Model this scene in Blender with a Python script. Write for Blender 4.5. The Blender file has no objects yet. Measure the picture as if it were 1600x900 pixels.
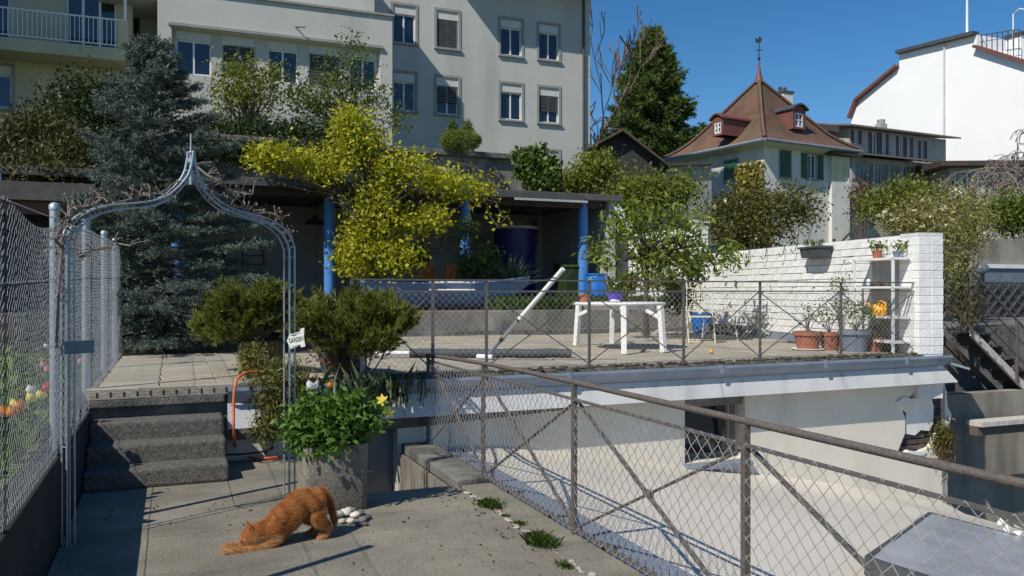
import bpy, bmesh, math, random
import numpy as np
from mathutils import Vector, Matrix
from mathutils.geometry import tessellate_polygon
R = math.radians
rnd = random.Random(7)
sc = bpy.context.scene
COL = sc.collection
V = Vector

# ------------------------------------------------------------------ camera, sky, sun
YAW = R(22.2); F = 1300.0; CX = 800.0; CY = 455.0; EYE = 1.55
SA, CA = math.sin(YAW), math.cos(YAW)
cam = bpy.data.cameras.new('camera'); camo = bpy.data.objects.new('camera', cam); COL.objects.link(camo)
camo.location = (0, 0, EYE); camo.rotation_euler = (R(90), 0, -YAW)
cam.sensor_width = 36; cam.lens = F/1600*36; cam.shift_y = (CY-450)/1600
cam.clip_start = .05; cam.clip_end = 2000
sc.camera = camo
SUN_EL, SUN_AZ = R(45), R(62)            # azimuth the light travels towards, clockwise from +Y
w = bpy.data.worlds.new('World'); sc.world = w; w.use_nodes = True
nt = w.node_tree; bg = nt.nodes['Background']
sky = nt.nodes.new('ShaderNodeTexSky'); sky.sky_type = 'NISHITA'; sky.sun_disc = False
sky.sun_elevation = SUN_EL; sky.sun_rotation = SUN_AZ + math.pi
sky.air_density = 1.0; sky.dust_density = 0.1; sky.ozone_density = 4.0; sky.altitude = 500
sat = nt.nodes.new('ShaderNodeHueSaturation'); sat.inputs['Saturation'].default_value = 1.28
nt.links.new(sky.outputs[0], sat.inputs['Color']); nt.links.new(sat.outputs[0], bg.inputs[0]); bg.inputs[1].default_value = .102
sl = bpy.data.lights.new('sun', 'SUN'); sl.energy = 4.9; sl.angle = R(.5); sl.color = (1, .94, .83)
so = bpy.data.objects.new('sun', sl); COL.objects.link(so)
sd = V((math.sin(SUN_AZ)*math.cos(SUN_EL), math.cos(SUN_AZ)*math.cos(SUN_EL), -math.sin(SUN_EL)))
so.rotation_euler = sd.to_track_quat('-Z', 'Y').to_euler(); so.location = (-20, -10, 40)
vs = sc.view_settings; vs.view_transform = 'Standard'; vs.look = 'None'; vs.gamma = 1; vs.exposure = 0
try: sc.cycles.max_bounces = 6
except Exception: pass

# ------------------------------------------------------------------ measuring helpers
def ray(x, y):
    a = (x-CX)/F
    return V((SA+CA*a, CA-SA*a, (CY-y)/F))
def at(t, r): return V((r.x*t, r.y*t, EYE+r.z*t))
def PZ(x, y, z): r = ray(x, y); return at((z-EYE)/r.z, r)
def PV(x, y, v): r = ray(x, y); return at(v/r.y, r)
def PU(x, y, u): r = ray(x, y); return at(u/r.x, r)
def PD(x, y, d): return at(d, ray(x, y))
def proj_x(p):
    d = p.x*SA+p.y*CA
    return CX+F*(p.x*CA-p.y*SA)/d
def along(P, d, x):
    r = ray(x, CY); # P + d t on the vertical plane through the ray
    return (P.y*r.x-P.x*r.y)/(d.x*r.y-d.y*r.x)

# ------------------------------------------------------------------ mesh helpers
WB = {}
def link(o, parent=None):
    COL.objects.link(o)
    if parent: o.parent = parent
    return o
class MB:
    def __init__(s): s.v = []; s.f = []
    def add(s, vs_, fs):
        n = len(s.v); s.v += [tuple(p) for p in vs_]; s.f += [tuple(i+n for i in f) for f in fs]
    def hexa(s, p):   # 0-3 bottom ccw, 4-7 top
        s.add(p, [(3,2,1,0),(4,5,6,7),(0,1,5,4),(1,2,6,5),(2,3,7,6),(3,0,4,7)])
    def box(s, a, b):
        x0,x1 = sorted((a[0],b[0])); y0,y1 = sorted((a[1],b[1])); z0,z1 = sorted((a[2],b[2]))
        s.hexa([(x0,y0,z0),(x1,y0,z0),(x1,y1,z0),(x0,y1,z0),(x0,y0,z1),(x1,y0,z1),(x1,y1,z1),(x0,y1,z1)])
    def bar(s, p, q, w_, h=None, up=(0,0,1)):
        p, q = V(p), V(q); h = h or w_; d = (q-p).normalized(); up = V(up)
        if abs(d.dot(up)) > .98: up = V((0,1,0))
        a = d.cross(up).normalized(); b = a.cross(d).normalized(); a *= w_/2; b *= h/2
        s.hexa([p-a-b,p+a-b,q+a-b,q-a-b,p-a+b,p+a+b,q+a+b,q-a+b])
    def tube(s, pts, r, n=6, caps=True):
        pts = [V(p) for p in pts]; m = len(pts); rr = r if isinstance(r, (list, tuple)) else [r]*m
        d0 = (pts[1]-pts[0]).normalized()
        a = d0.cross(V((0,0,1)) if abs(d0.z) < .9 else V((0,1,0))).normalized(); b0 = len(s.v)
        for i, p in enumerate(pts):
            d = (pts[min(i+1,m-1)]-pts[max(i-1,0)]).normalized()
            a = (a-d*a.dot(d)).normalized(); b = d.cross(a)
            for k in range(n):
                t = 2*math.pi*k/n; s.v.append(tuple(p+(a*math.cos(t)+b*math.sin(t))*rr[i]))
        for i in range(m-1):
            for k in range(n):
                s.f.append((b0+i*n+k, b0+i*n+(k+1)%n, b0+(i+1)*n+(k+1)%n, b0+(i+1)*n+k))
        if caps:
            s.f.append(tuple(b0+k for k in reversed(range(n)))); s.f.append(tuple(b0+(m-1)*n+k for k in range(n)))
    def lathe(s, prof, c=(0,0,0), n=16, sx=1, sy=1):
        c = V(c); b0 = len(s.v)
        for r, z in prof:
            for k in range(n):
                t = 2*math.pi*k/n; s.v.append((c.x+r*math.cos(t)*sx, c.y+r*math.sin(t)*sy, c.z+z))
        for i in range(len(prof)-1):
            for k in range(n):
                s.f.append((b0+i*n+k, b0+i*n+(k+1)%n, b0+(i+1)*n+(k+1)%n, b0+(i+1)*n+k))
        s.f.append(tuple(b0+k for k in reversed(range(n)))); s.f.append(tuple(b0+(len(prof)-1)*n+k for k in range(n)))
    def prism(s, poly, vec):
        poly = [V(p) for p in poly]; vec = V(vec); n = len(poly)
        tris = tessellate_polygon([poly])
        s.add(poly+[p+vec for p in poly], [tuple(t) for t in tris]+[tuple(i+n for i in reversed(t)) for t in tris] +
              [(i, (i+1)%n, n+(i+1)%n, n+i) for i in range(n)])
    def blob(s, c, rx, ry, rz, n=8, m=6, jit=0, rg=rnd):
        c = V(c); b0 = len(s.v); s.v.append((c.x, c.y, c.z-rz))
        for i in range(1, m):
            ph = math.pi*i/m
            for k in range(n):
                t = 2*math.pi*k/n; j = 1+rg.uniform(-jit, jit)
                s.v.append((c.x+rx*j*math.sin(ph)*math.cos(t), c.y+ry*j*math.sin(ph)*math.sin(t), c.z-rz*j*math.cos(ph)))
        s.v.append((c.x, c.y, c.z+rz)); e = len(s.v)-1
        for k in range(n): s.f.append((b0, b0+1+(k+1)%n, b0+1+k)); s.f.append((e, e-n+k, e-n+(k+1)%n))
        for i in range(m-2):
            for k in range(n):
                a = b0+1+i*n; s.f.append((a+k, a+(k+1)%n, a+n+(k+1)%n, a+n+k))
    def build(s, name, mat, parent=None, base=None, smooth=False, bevel=0, kind=None):
        b = WB.get(parent.name, V((0,0,0))) if parent else V((0,0,0))
        off = V(base) if base is not None else b
        me = bpy.data.meshes.new(name)
        me.from_pydata([(p[0]-off.x, p[1]-off.y, p[2]-off.z) for p in s.v], [], s.f); me.update()
        me.materials.append(mat)
        if smooth:
            me.polygons.foreach_set('use_smooth', [True]*len(me.polygons))
            me.set_sharp_from_angle(angle=R(50))
        o = bpy.data.objects.new(name, me); link(o, parent)
        o.location = off-b; WB[o.name] = off
        if bevel:
            m = o.modifiers.new('bevel', 'BEVEL'); m.width = bevel; m.segments = 2; m.limit_method = 'ANGLE'; m.angle_limit = R(40)
        if kind: o['kind'] = kind
        return o
def tag(o, label, cat, group=None, kind=None):
    o['label'] = label; o['category'] = cat
    if group: o['group'] = group
    if kind: o['kind'] = kind
    return o
def thing(name, label, cat, loc=(0,0,0), group=None):
    o = bpy.data.objects.new(name, None); link(o); o.location = loc; o.empty_display_size = .1
    WB[o.name] = V(loc); return tag(o, label, cat, group)
def struct(o): o['kind'] = 'structure'; return o
def copy_tree(root, loc, rotz=0, label=None, group=None, scale=1):
    r = root.copy(); COL.objects.link(r); r.location = loc; r.rotation_euler = (0,0,rotz); r.scale = (scale,)*3
    WB[r.name] = V(loc)
    if label: r['label'] = label
    if group: r['group'] = group
    for ch in list(root.children):
        c = ch.copy(); COL.objects.link(c); c.parent = r
        for g in list(ch.children):
            d = g.copy(); COL.objects.link(d); d.parent = c
    return r
def share(name, me_src, parent, loc, rot=(0,0,0), scale=(1,1,1)):
    o = bpy.data.objects.new(name, me_src); link(o, parent)
    o.location = V(loc)-WB.get(parent.name, V((0,0,0))); o.rotation_euler = rot; o.scale = scale; return o
def np_mesh(name, verts, faces_n, mat, parent=None, base=None, smooth=False, kind=None):
    """verts (N,3); faces are consecutive groups of faces_n vertices"""
    b = WB.get(parent.name, V((0,0,0))) if parent else V((0,0,0))
    off = V(base) if base is not None else b
    verts = np.asarray(verts, dtype=np.float64)-np.array(off)
    n = len(verts); me = bpy.data.meshes.new(name); me.vertices.add(n); me.vertices.foreach_set('co', verts.ravel())
    m = n//faces_n; me.loops.add(n); me.loops.foreach_set('vertex_index', np.arange(n, dtype=np.int32))
    me.polygons.add(m); me.polygons.foreach_set('loop_start', np.arange(m, dtype=np.int32)*faces_n)
    me.update(calc_edges=True); me.materials.append(mat)
    o = bpy.data.objects.new(name, me); link(o, parent); o.location = off-b; WB[o.name] = off
    if kind: o['kind'] = kind
    return o

# ------------------------------------------------------------------ materials
MATS = {}
def pm(name, c1, c2=None, scale=6, rough=.8, metal=0, bump=0, bscale=None, rand=0, spec=.5, streak=None, c3=None, fscale=None, detail=6):
    """noise blend of two colours, optional vertical streaks of c3, fine bump, per-object value jitter"""
    m = bpy.data.materials.new(name); m.use_nodes = True; n = m.node_tree.nodes; l = m.node_tree.links
    b = n['Principled BSDF']; b.inputs['Roughness'].default_value = rough; b.inputs['Metallic'].default_value = metal
    b.inputs['Specular IOR Level'].default_value = spec
    tc = n.new('ShaderNodeTexCoord'); c2 = c2 or tuple(x*.75 for x in c1)
    nz = n.new('ShaderNodeTexNoise'); nz.inputs['Scale'].default_value = scale; nz.inputs['Detail'].default_value = detail; nz.inputs['Roughness'].default_value = .65
    l.new(tc.outputs['Object'], nz.inputs['Vector'])
    rp = n.new('ShaderNodeValToRGB'); rp.color_ramp.elements[0].position = .35; rp.color_ramp.elements[1].position = .65
    rp.color_ramp.elements[0].color = (*c1, 1); rp.color_ramp.elements[1].color = (*c2, 1)
    l.new(nz.outputs['Fac'], rp.inputs['Fac']); out = rp.outputs['Color']
    if streak:
        mp = n.new('ShaderNodeMapping'); mp.inputs['Scale'].default_value = streak
        n2 = n.new('ShaderNodeTexNoise'); n2.inputs['Scale'].default_value = 1; n2.inputs['Detail'].default_value = 5
        l.new(tc.outputs['Object'], mp.inputs['Vector']); l.new(mp.outputs[0], n2.inputs['Vector'])
        r2 = n.new('ShaderNodeValToRGB'); r2.color_ramp.elements[0].position = .48; r2.color_ramp.elements[1].position = .72
        l.new(n2.outputs['Fac'], r2.inputs['Fac'])
        mx = n.new('ShaderNodeMixRGB'); mx.inputs['Color2'].default_value = (*(c3 or tuple(x*.4 for x in c1)), 1)
        l.new(r2.outputs['Color'], mx.inputs['Fac']); l.new(out, mx.inputs['Color1']); out = mx.outputs['Color']
    if fscale:   # fine speckle
        n3 = n.new('ShaderNodeTexNoise'); n3.inputs['Scale'].default_value = fscale; n3.inputs['Detail'].default_value = 3
        l.new(tc.outputs['Object'], n3.inputs['Vector'])
        r3 = n.new('ShaderNodeMapRange'); r3.inputs['From Min'].default_value = .3; r3.inputs['From Max'].default_value = .7
        r3.inputs['To Min'].default_value = .72; r3.inputs['To Max'].default_value = 1.2
        l.new(n3.outputs['Fac'], r3.inputs['Value'])
        mu = n.new('ShaderNodeMixRGB'); mu.blend_type = 'MULTIPLY'; mu.inputs['Fac'].default_value = 1
        l.new(out, mu.inputs['Color1']); l.new(r3.outputs[0], mu.inputs['Color2']); out = mu.outputs['Color']
    if rand:
        oi = n.new('ShaderNodeObjectInfo'); mr = n.new('ShaderNodeMapRange')
        mr.inputs['To Min'].default_value = 1-rand; mr.inputs['To Max'].default_value = 1+rand
        l.new(oi.outputs['Random'], mr.inputs['Value'])
        hs = n.new('ShaderNodeHueSaturation'); l.new(out, hs.inputs['Color']); l.new(mr.outputs[0], hs.inputs['Value']); out = hs.outputs['Color']
    l.new(out, b.inputs['Base Color'])
    if bump:
        nb = n.new('ShaderNodeTexNoise'); nb.inputs['Scale'].default_value = bscale or scale*6; nb.inputs['Detail'].default_value = 4
        l.new(tc.outputs['Object'], nb.inputs['Vector'])
        bp = n.new('ShaderNodeBump'); bp.inputs['Strength'].default_value = bump; bp.inputs['Distance'].default_value = .02
        l.new(nb.outputs['Fac'], bp.inputs['Height']); l.new(bp.outputs[0], b.inputs['Normal'])
    MATS[name] = m; return m
def leafmat(name, cols, trans=.35, rough=.55):
    m = bpy.data.materials.new(name); m.use_nodes = True; n = m.node_tree.nodes; l = m.node_tree.links
    b = n['Principled BSDF']; b.inputs['Roughness'].default_value = rough; b.inputs['Specular IOR Level'].default_value = .35
    g = n.new('ShaderNodeNewGeometry'); rp = n.new('ShaderNodeValToRGB')
    while len(rp.color_ramp.elements) < len(cols): rp.color_ramp.elements.new(.5)
    for i, c in enumerate(cols):
        rp.color_ramp.elements[i].position = i/(len(cols)-1); rp.color_ramp.elements[i].color = (*c, 1)
    l.new(g.outputs['Random Per Island'], rp.inputs['Fac']); l.new(rp.outputs['Color'], b.inputs['Base Color'])
    if trans:
        t = n.new('ShaderNodeBsdfTranslucent'); mx = n.new('ShaderNodeMixShader'); mx.inputs[0].default_value = trans
        hs = n.new('ShaderNodeHueSaturation'); hs.inputs['Value'].default_value = 1.25; hs.inputs['Saturation'].default_value = 1.1
        l.new(rp.outputs['Color'], hs.inputs['Color']); l.new(hs.outputs[0], t.inputs['Color'])
        l.new(b.outputs[0], mx.inputs[1]); l.new(t.outputs[0], mx.inputs[2]); l.new(mx.outputs[0], n['Material Output'].inputs['Surface'])
    MATS[name] = m; return m
def glassmat(name, c, rough=.06):
    m = pm(name, c, tuple(x*.7 for x in c), 1.5, rough, spec=.9); return m

M = {}
M['concrete'] = pm('concrete', (.285,.258,.205), (.17,.153,.12), .9, .92, bump=.3, bscale=50, streak=(1.1,1.6,1), c3=(.13,.122,.10), fscale=70, detail=9)
M['paving'] = pm('paving', (.40,.36,.285), (.31,.28,.22), 2.5, .92, bump=.3, bscale=70, rand=.14, fscale=60)
M['old_concrete'] = pm('old_concrete', (.22,.21,.19), (.10,.10,.09), 2.2, .95, bump=.5, bscale=40, streak=(3,3,.5), c3=(.06,.06,.055), fscale=50)
M['lowwall'] = pm('lowwall', (.21,.20,.18), (.12,.12,.11), 1.5, .95, bump=.5, bscale=30, streak=(2.2,1,1.2), c3=(.34,.32,.28), fscale=40)
M['dark_concrete'] = pm('dark_concrete', (.028,.027,.026), (.014,.014,.014), 2, .95, bump=.4, bscale=30)  # near-black base stands in for deep shade on the low garden wall
M['step'] = pm('step', (.20,.185,.165), (.09,.085,.075), 30, .95, bump=1.0, bscale=90, fscale=160)
M['moss_edge'] = pm('moss_edge', (.16,.15,.12), (.07,.07,.05), 9, .95, bump=.6, bscale=60, rand=.25)
M['zinc'] = pm('zinc', (.30,.34,.40), (.22,.26,.33), 2.5, .5, metal=.35, bump=.05, bscale=12)
M['fascia'] = pm('fascia', (.58,.58,.58), (.52,.52,.52), 1.2, .6, streak=(3,3,.6), c3=(.43,.43,.43))
M['plaster_white'] = pm('plaster_white', (.74,.69,.59), (.66,.62,.53), 1.3, .9, bump=.06, bscale=14, streak=(1.6,1.6,.35), c3=(.52,.48,.41))
M['roof_white'] = pm('roof_white', (.63,.58,.50), (.54,.50,.43), .45, .85, bump=.05, bscale=5, streak=(.5,.3,1), c3=(.43,.40,.345), detail=5)
M['brick_white'] = pm('brick_white', (.82,.82,.80), (.72,.72,.70), 7, .85, bump=.45, bscale=30, rand=.05, streak=(3,3,1.2), c3=(.62,.61,.59))
M['mortar'] = pm('mortar', (.66,.66,.66), (.55,.55,.56), 5, .95, bump=.4)
M['rust'] = pm('rust', (.145,.115,.10), (.115,.105,.10), 14, .8, metal=.2, bump=.3, bscale=60, fscale=70)
M['rail'] = pm('rail', (.11,.105,.10), (.145,.13,.12), 12, .7, metal=.3, bump=.2)
M['wire'] = pm('wire', (.55,.53,.50), (.42,.38,.34), 3, .5, metal=.45)
M['galv'] = pm('galv', (.44,.48,.52), (.33,.37,.41), 8, .5, metal=.55, bump=.1)
M['galv_wire'] = pm('galv_wire', (.50,.54,.60), (.40,.44,.50), 4, .45, metal=.5)
M['fence_wire'] = pm('fence_wire', (.24,.265,.30), (.16,.18,.205), 4, .6, metal=.2)
M['steel'] = pm('steel', (.50,.53,.56), (.36,.38,.40), 10, .42, metal=.7)
M['white_plastic'] = pm('white_plastic', (.80,.80,.79), (.72,.72,.70), 3, .5)
M['cream_metal'] = pm('cream_metal', (.68,.64,.50), (.50,.46,.34), 10, .55, bump=.1)
M['white_metal'] = pm('white_metal', (.78,.78,.77), (.66,.66,.65), 5, .5)
M['blue_paint'] = pm('blue_paint', (.06,.24,.62), (.05,.18,.48), 5, .55, bump=.15, streak=(5,5,1), c3=(.10,.24,.52))
M['blue_plastic'] = pm('blue_plastic', (.012,.16,.55), (.012,.12,.45), 3, .4)
M['navy'] = pm('navy', (.008,.014,.16), (.006,.01,.10), 2, .5)
M['boat_blue'] = pm('boat_blue', (.22,.32,.54), (.17,.26,.46), 2, .5, streak=(1,1,4), c3=(.30,.38,.56))
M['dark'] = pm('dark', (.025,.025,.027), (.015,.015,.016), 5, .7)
M['dark_grey'] = pm('dark_grey', (.07,.075,.08), (.045,.05,.055), 5, .7)
M['terracotta'] = pm('terracotta', (.38,.13,.07), (.26,.09,.055), 9, .85, bump=.2, rand=.15)
M['bluegrey'] = pm('bluegrey', (.17,.21,.26), (.11,.14,.18), 6, .7)
M['purple'] = pm('purple', (.10,.05,.45), (.08,.04,.33), 5, .5)
M['orange_plastic'] = pm('orange_plastic', (.85,.40,.015), (.75,.33,.01), 4, .4)
M['hose'] = pm('hose', (.75,.16,.06), (.60,.11,.04), 9, .5)
M['soil'] = pm('soil', (.09,.065,.045), (.05,.037,.027), 8, .98, bump=.8, bscale=40)
M['grass_ground'] = pm('grass_ground', (.06,.11,.025), (.10,.12,.04), 3, .95, bump=.6, bscale=60)
M['ground'] = pm('ground', (.14,.13,.10), (.09,.10,.06), .3, .95, bump=.3)
M['bark'] = pm('bark', (.12,.095,.075), (.06,.05,.04), 12, .95, bump=.8, bscale=40, streak=(8,8,1), c3=(.05,.04,.035))
M['twig'] = pm('twig', (.17,.12,.09), (.10,.075,.06), 15, .9)
M['pale_twig'] = pm('pale_twig', (.22,.18,.16), (.15,.12,.11), 15, .9)
M['facade_grey'] = pm('facade_grey', (.50,.495,.46), (.46,.455,.425), .5, .92, bump=.03, bscale=25, streak=(.8,.8,.10), c3=(.395,.39,.365))
M['facade_cream'] = pm('facade_cream', (.50,.46,.32), (.45,.41,.29), .5, .92, bump=.03, bscale=25, streak=(.9,.9,.16), c3=(.41,.37,.27))
M['surround'] = pm('surround', (.30,.30,.28), (.25,.25,.235), 2, .9)
M['frame_white'] = pm('frame_white', (.72,.73,.73), (.64,.65,.66), 4, .5)
M['shutterbox'] = pm('shutterbox', (.60,.60,.57), (.53,.53,.50), 3, .6)
M['slat'] = pm('slat', (.10,.10,.10), (.075,.075,.075), 4, .5)
M['glass'] = glassmat('glass', (.012,.018,.03))
M['glass_pale'] = glassmat('glass_pale', (.14,.17,.20), .15)
M['curtain'] = pm('curtain', (.62,.58,.32), (.55,.50,.28), 4, .9)
M['wood_old'] = pm('wood_old', (.27,.24,.20), (.17,.15,.125), 3, .9, bump=.4, streak=(10,10,1), c3=(.09,.08,.07))
M['wood_tub'] = pm('wood_tub', (.24,.19,.07), (.15,.12,.05), 4, .85, bump=.4, streak=(18,18,1), c3=(.13,.10,.05), rand=.2)
M['orange_wood'] = pm('orange_wood', (.62,.20,.045), (.48,.14,.035), 4, .6)
M['shed_wall'] = pm('shed_wall', (.42,.43,.42), (.33,.34,.33), 1, .9, bump=.2)
M['slate'] = pm('slate', (.19,.17,.15), (.13,.12,.11), 3, .8)
M['shed_roof'] = pm('shed_roof', (.10,.095,.09), (.065,.06,.06), 3, .9, bump=.3)
M['stone_pale'] = pm('stone_pale', (.62,.58,.53), (.42,.38,.34), 20, .9, bump=.3, rand=.25)
M['stone_dark'] = pm('stone_dark', (.13,.10,.09), (.07,.055,.05), 20, .9, bump=.3, rand=.3)
M['house_white'] = pm('house_white', (.66,.65,.61), (.58,.57,.53), .8, .9, streak=(.8,.8,.2), c3=(.48,.46,.42), bump=.1)
M['green_shutter'] = pm('green_shutter', (.03,.115,.07), (.022,.085,.05), 3, .6)
M['dark_wood'] = pm('dark_wood', (.07,.05,.04), (.04,.03,.025), 3, .8)
M['red_sheet'] = pm('red_sheet', (.19,.07,.055), (.14,.055,.045), 3, .6)
M['annex'] = pm('annex', (.42,.41,.39), (.33,.32,.31), 1.5, .85, streak=(4,4,.2), c3=(.25,.245,.235))
M['white_render'] = pm('white_render', (.86,.86,.86), (.82,.82,.82), .3, .9)
M['sign_white'] = pm('sign_white', (.78,.78,.74), (.70,.70,.66), 20, .6)
M['sign_ink'] = pm('sign_ink', (.05,.13,.06), (.04,.10,.05), 20, .7)
M['tan_wall'] = pm('tan_wall', (.32,.29,.24), (.23,.21,.175), 1.6, .9, bump=.2, streak=(1.6,1.6,.25), c3=(.12,.11,.095))
M['skylight'] = glassmat('skylight', (.42,.45,.50), .3)
M['door_grey'] = pm('door_grey', (.26,.27,.27), (.20,.21,.21), 3, .6)
def tilemat():
    m = pm('roof_tile', (.185,.095,.066), (.10,.064,.046), .9, .9, fscale=9, streak=(.5,.5,.5), c3=(.115,.095,.055)); n = m.node_tree.nodes; l = m.node_tree.links
    tc = [x for x in n if x.type == 'TEX_COORD'][0]; b = n['Principled BSDF']
    mp = n.new('ShaderNodeMapping'); mp.inputs['Scale'].default_value = (1,1,1)
    wv = n.new('ShaderNodeTexWave'); wv.bands_direction = 'Z'; wv.wave_profile = 'SAW'; wv.inputs['Scale'].default_value = 1.35; wv.inputs['Distortion'].default_value = .25
    l.new(tc.outputs['Object'], mp.inputs[0]); l.new(mp.outputs[0], wv.inputs[0])
    bp = n.new('ShaderNodeBump'); bp.inputs['Strength'].default_value = 1; bp.inputs['Distance'].default_value = .12
    l.new(wv.outputs['Fac'], bp.inputs['Height']); l.new(bp.outputs[0], b.inputs['Normal']); return m
M['roof_tile'] = tilemat()
L = {}
L['golden'] = leafmat('golden', [(.11,.14,.010),(.36,.36,.022),(.21,.25,.016),(.52,.48,.04),(.40,.41,.028)], .35)
L['spruce'] = leafmat('spruce', [(.045,.068,.055),(.115,.15,.125),(.075,.105,.085),(.21,.26,.22)], .10)
L['pine'] = leafmat('pine', [(.055,.075,.014),(.16,.175,.028),(.10,.12,.02),(.28,.28,.05)], .25)
L['juniper'] = leafmat('juniper', [(.05,.06,.012),(.12,.13,.025),(.20,.17,.035)], .15)
L['green'] = leafmat('green', [(.05,.08,.013),(.11,.15,.025),(.075,.11,.018),(.17,.21,.04)], .35)
L['fresh'] = leafmat('fresh', [(.065,.105,.014),(.15,.20,.03),(.10,.15,.02),(.23,.29,.055)], .35)
L['peach_leaf'] = leafmat('peach_leaf', [(.08,.12,.015),(.19,.25,.035),(.13,.18,.022),(.30,.36,.07)], .35)
L['peony'] = leafmat('peony', [(.045,.11,.014),(.10,.19,.028),(.07,.145,.02),(.17,.27,.045)], .3)
L['lime'] = leafmat('lime', [(.08,.11,.015),(.19,.22,.03),(.13,.16,.022),(.27,.28,.05)], .35)
L['olive'] = leafmat('olive', [(.05,.055,.012),(.13,.125,.025),(.09,.09,.018),(.20,.18,.04)], .3)
L['olive_light'] = leafmat('olive_light', [(.10,.10,.02),(.24,.22,.05),(.17,.16,.035),(.42,.40,.16)], .3)
L['darkgreen'] = leafmat('darkgreen', [(.018,.034,.010),(.045,.075,.018),(.03,.05,.013)], .2)
L['arbor'] = leafmat('arbor', [(.03,.035,.010),(.075,.075,.018),(.05,.055,.013),(.12,.10,.03)], .15)
L['conifer'] = leafmat('conifer', [(.05,.085,.02),(.125,.18,.045),(.085,.13,.03),(.20,.26,.075)], .3)
L['ivyyellow'] = leafmat('ivyyellow', [(.14,.13,.02),(.30,.26,.05),(.22,.19,.03)], .25)
L['ivy'] = leafmat('ivy', [(.03,.06,.012),(.08,.13,.02),(.14,.20,.035)], .25)
L['reddish'] = leafmat('reddish', [(.09,.05,.025),(.18,.09,.05),(.12,.09,.03)], .25)
L['cream_flower'] = leafmat('cream_flower', [(.60,.56,.32),(.75,.72,.50)], .3)
L['white_flower'] = leafmat('white_flower', [(.78,.77,.70),(.85,.84,.80)], .3)
L['yellow_flower'] = leafmat('yellow_flower', [(.80,.66,.05),(.85,.76,.16)], .3)
L['orange_flower'] = leafmat('orange_flower', [(.75,.22,.03),(.80,.40,.04)], .3)
L['red_flower'] = leafmat('red_flower', [(.60,.03,.05),(.70,.08,.06)], .3)
L['pink_flower'] = leafmat('pink_flower', [(.65,.22,.28),(.75,.40,.42)], .3)
L['grass'] = leafmat('grass', [(.05,.11,.015),(.11,.19,.03),(.16,.23,.05)], .3)
L['spear'] = leafmat('spear', [(.06,.10,.05),(.12,.17,.09),(.20,.24,.14)], .15)
L['fur'] = leafmat('fur', [(.30,.10,.022),(.46,.19,.05),(.38,.145,.035),(.58,.30,.11)], .15, .7)
L['fur_dark'] = leafmat('fur_dark', [(.20,.055,.012),(.30,.09,.02),(.25,.07,.016)], .1, .7)
L['fur_pale'] = leafmat('fur_pale', [(.55,.36,.18),(.70,.52,.32)], .15, .7)

# ------------------------------------------------------------------ foliage helpers
def rv(rg, n):
    d = rg.normal(size=(n,3)); return d/np.linalg.norm(d, axis=1)[:,None]
def leafmesh(name, mat, parent, pts, size, rg, aspect=.45, droop=0., dirs=None, base=None, kind=None):
    n = len(pts); d = rv(rg, n) if dirs is None else dirs
    d = d+np.array([0,0,-droop]); d /= np.linalg.norm(d, axis=1)[:,None]
    s = np.cross(d, rv(rg, n)); s /= np.linalg.norm(s, axis=1)[:,None]
    nn = np.cross(d, s)
    l = size*(.6+.8*rg.random(n))[:,None]; w_ = l*aspect*.5
    v = np.stack([pts, pts+d*l*.5+s*w_+nn*l*.07, pts+d*l-nn*l*.05, pts+d*l*.5-s*w_+nn*l*.07], axis=1).reshape(-1,3)
    return np_mesh(name, v, 4, mat, parent, base, kind=kind)
def pblob(x, y, rx, ry, D, dep=None):
    """an ellipsoid at a measured place: centre and radii"""
    k = D/F; return (np.array(PD(x, y, D)), np.array([rx*k, (dep or rx)*k, ry*k]))
def blob_pts(rg, blobs, n, clump=.12, per=14, shell=.45, rough=.12):
    vol = np.array([np.prod(b[1])**(2/3) for b in blobs]); nc = max(1, n//per)
    idx = rg.choice(len(blobs), nc, p=vol/vol.sum())
    d = rv(rg, nc); r = rg.random(nc)**shell
    r *= 1+rough*rg.normal(size=nc)
    c = np.array([blobs[i][0] for i in idx])+d*r[:,None]*np.array([blobs[i][1] for i in idx])
    p = np.repeat(c, per, axis=0)+rg.normal(size=(nc*per,3))*clump
    return p, c
def limbs(mb, base, targets, r0, rg, n=5, fork=.35):
    base = V(base)
    for t in targets:
        t = V(t); m1 = base.lerp(t, fork)+V((0,0,.12*(t-base).length)); m2 = base.lerp(t, .7)+V(rg.normal(size=3)*.05*(t-base).length)
        mb.tube([base, m1, m2, t], [r0, r0*.6, r0*.35, r0*.1], n, caps=False)
def shrub(name, label, cat, blobs, leaf, n, size, seed, ground, group=None, clump=.1, per=14, stems=14, stem_r=.02, stem_mat='twig', aspect=.45,
          foliage_name='foliage', trunk=None, flowers=None, shell=.45, droop=0., trunk_r=.06, rough=.12):
    rg = np.random.default_rng(seed); c0 = np.mean([b[0] for b in blobs], axis=0)
    root = thing(name, label, cat, (c0[0], c0[1], ground), group)
    p, c = blob_pts(rg, blobs, n, clump, per, shell, rough); p = p[p[:,2] > ground+.01]
    leafmesh(foliage_name, L[leaf], root, p, size, rg, aspect, droop)
    mb = MB(); sel = c[rg.permutation(len(c))[:stems]]
    if trunk:   # list of points for the trunk
        tp = [V(q) for q in trunk]; mb.tube(tp, [trunk_r*(1-.45*i/(len(tp)-1)) for i in range(len(tp))], 8)
        mb.build('trunk', M['bark'], root, smooth=True); mb = MB(); limbs(mb, tp[-1], sel, trunk_r*.5, rg); mb.build('limb', M['bark'], root, smooth=True)
    elif stems:
        limbs(mb, (c0[0], c0[1], ground), sel, stem_r, rg); mb.build('stem', M[stem_mat], root, smooth=True)
    if flowers:
        fm, fn, fs = flowers; q = c[rg.permutation(len(c))[:fn]]+rv(rg, min(fn, len(c)))*.03
        pp = np.repeat(q, 5, axis=0); leafmesh('blossom', L[fm], root, pp, fs, rg, .7)
    return root
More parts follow.
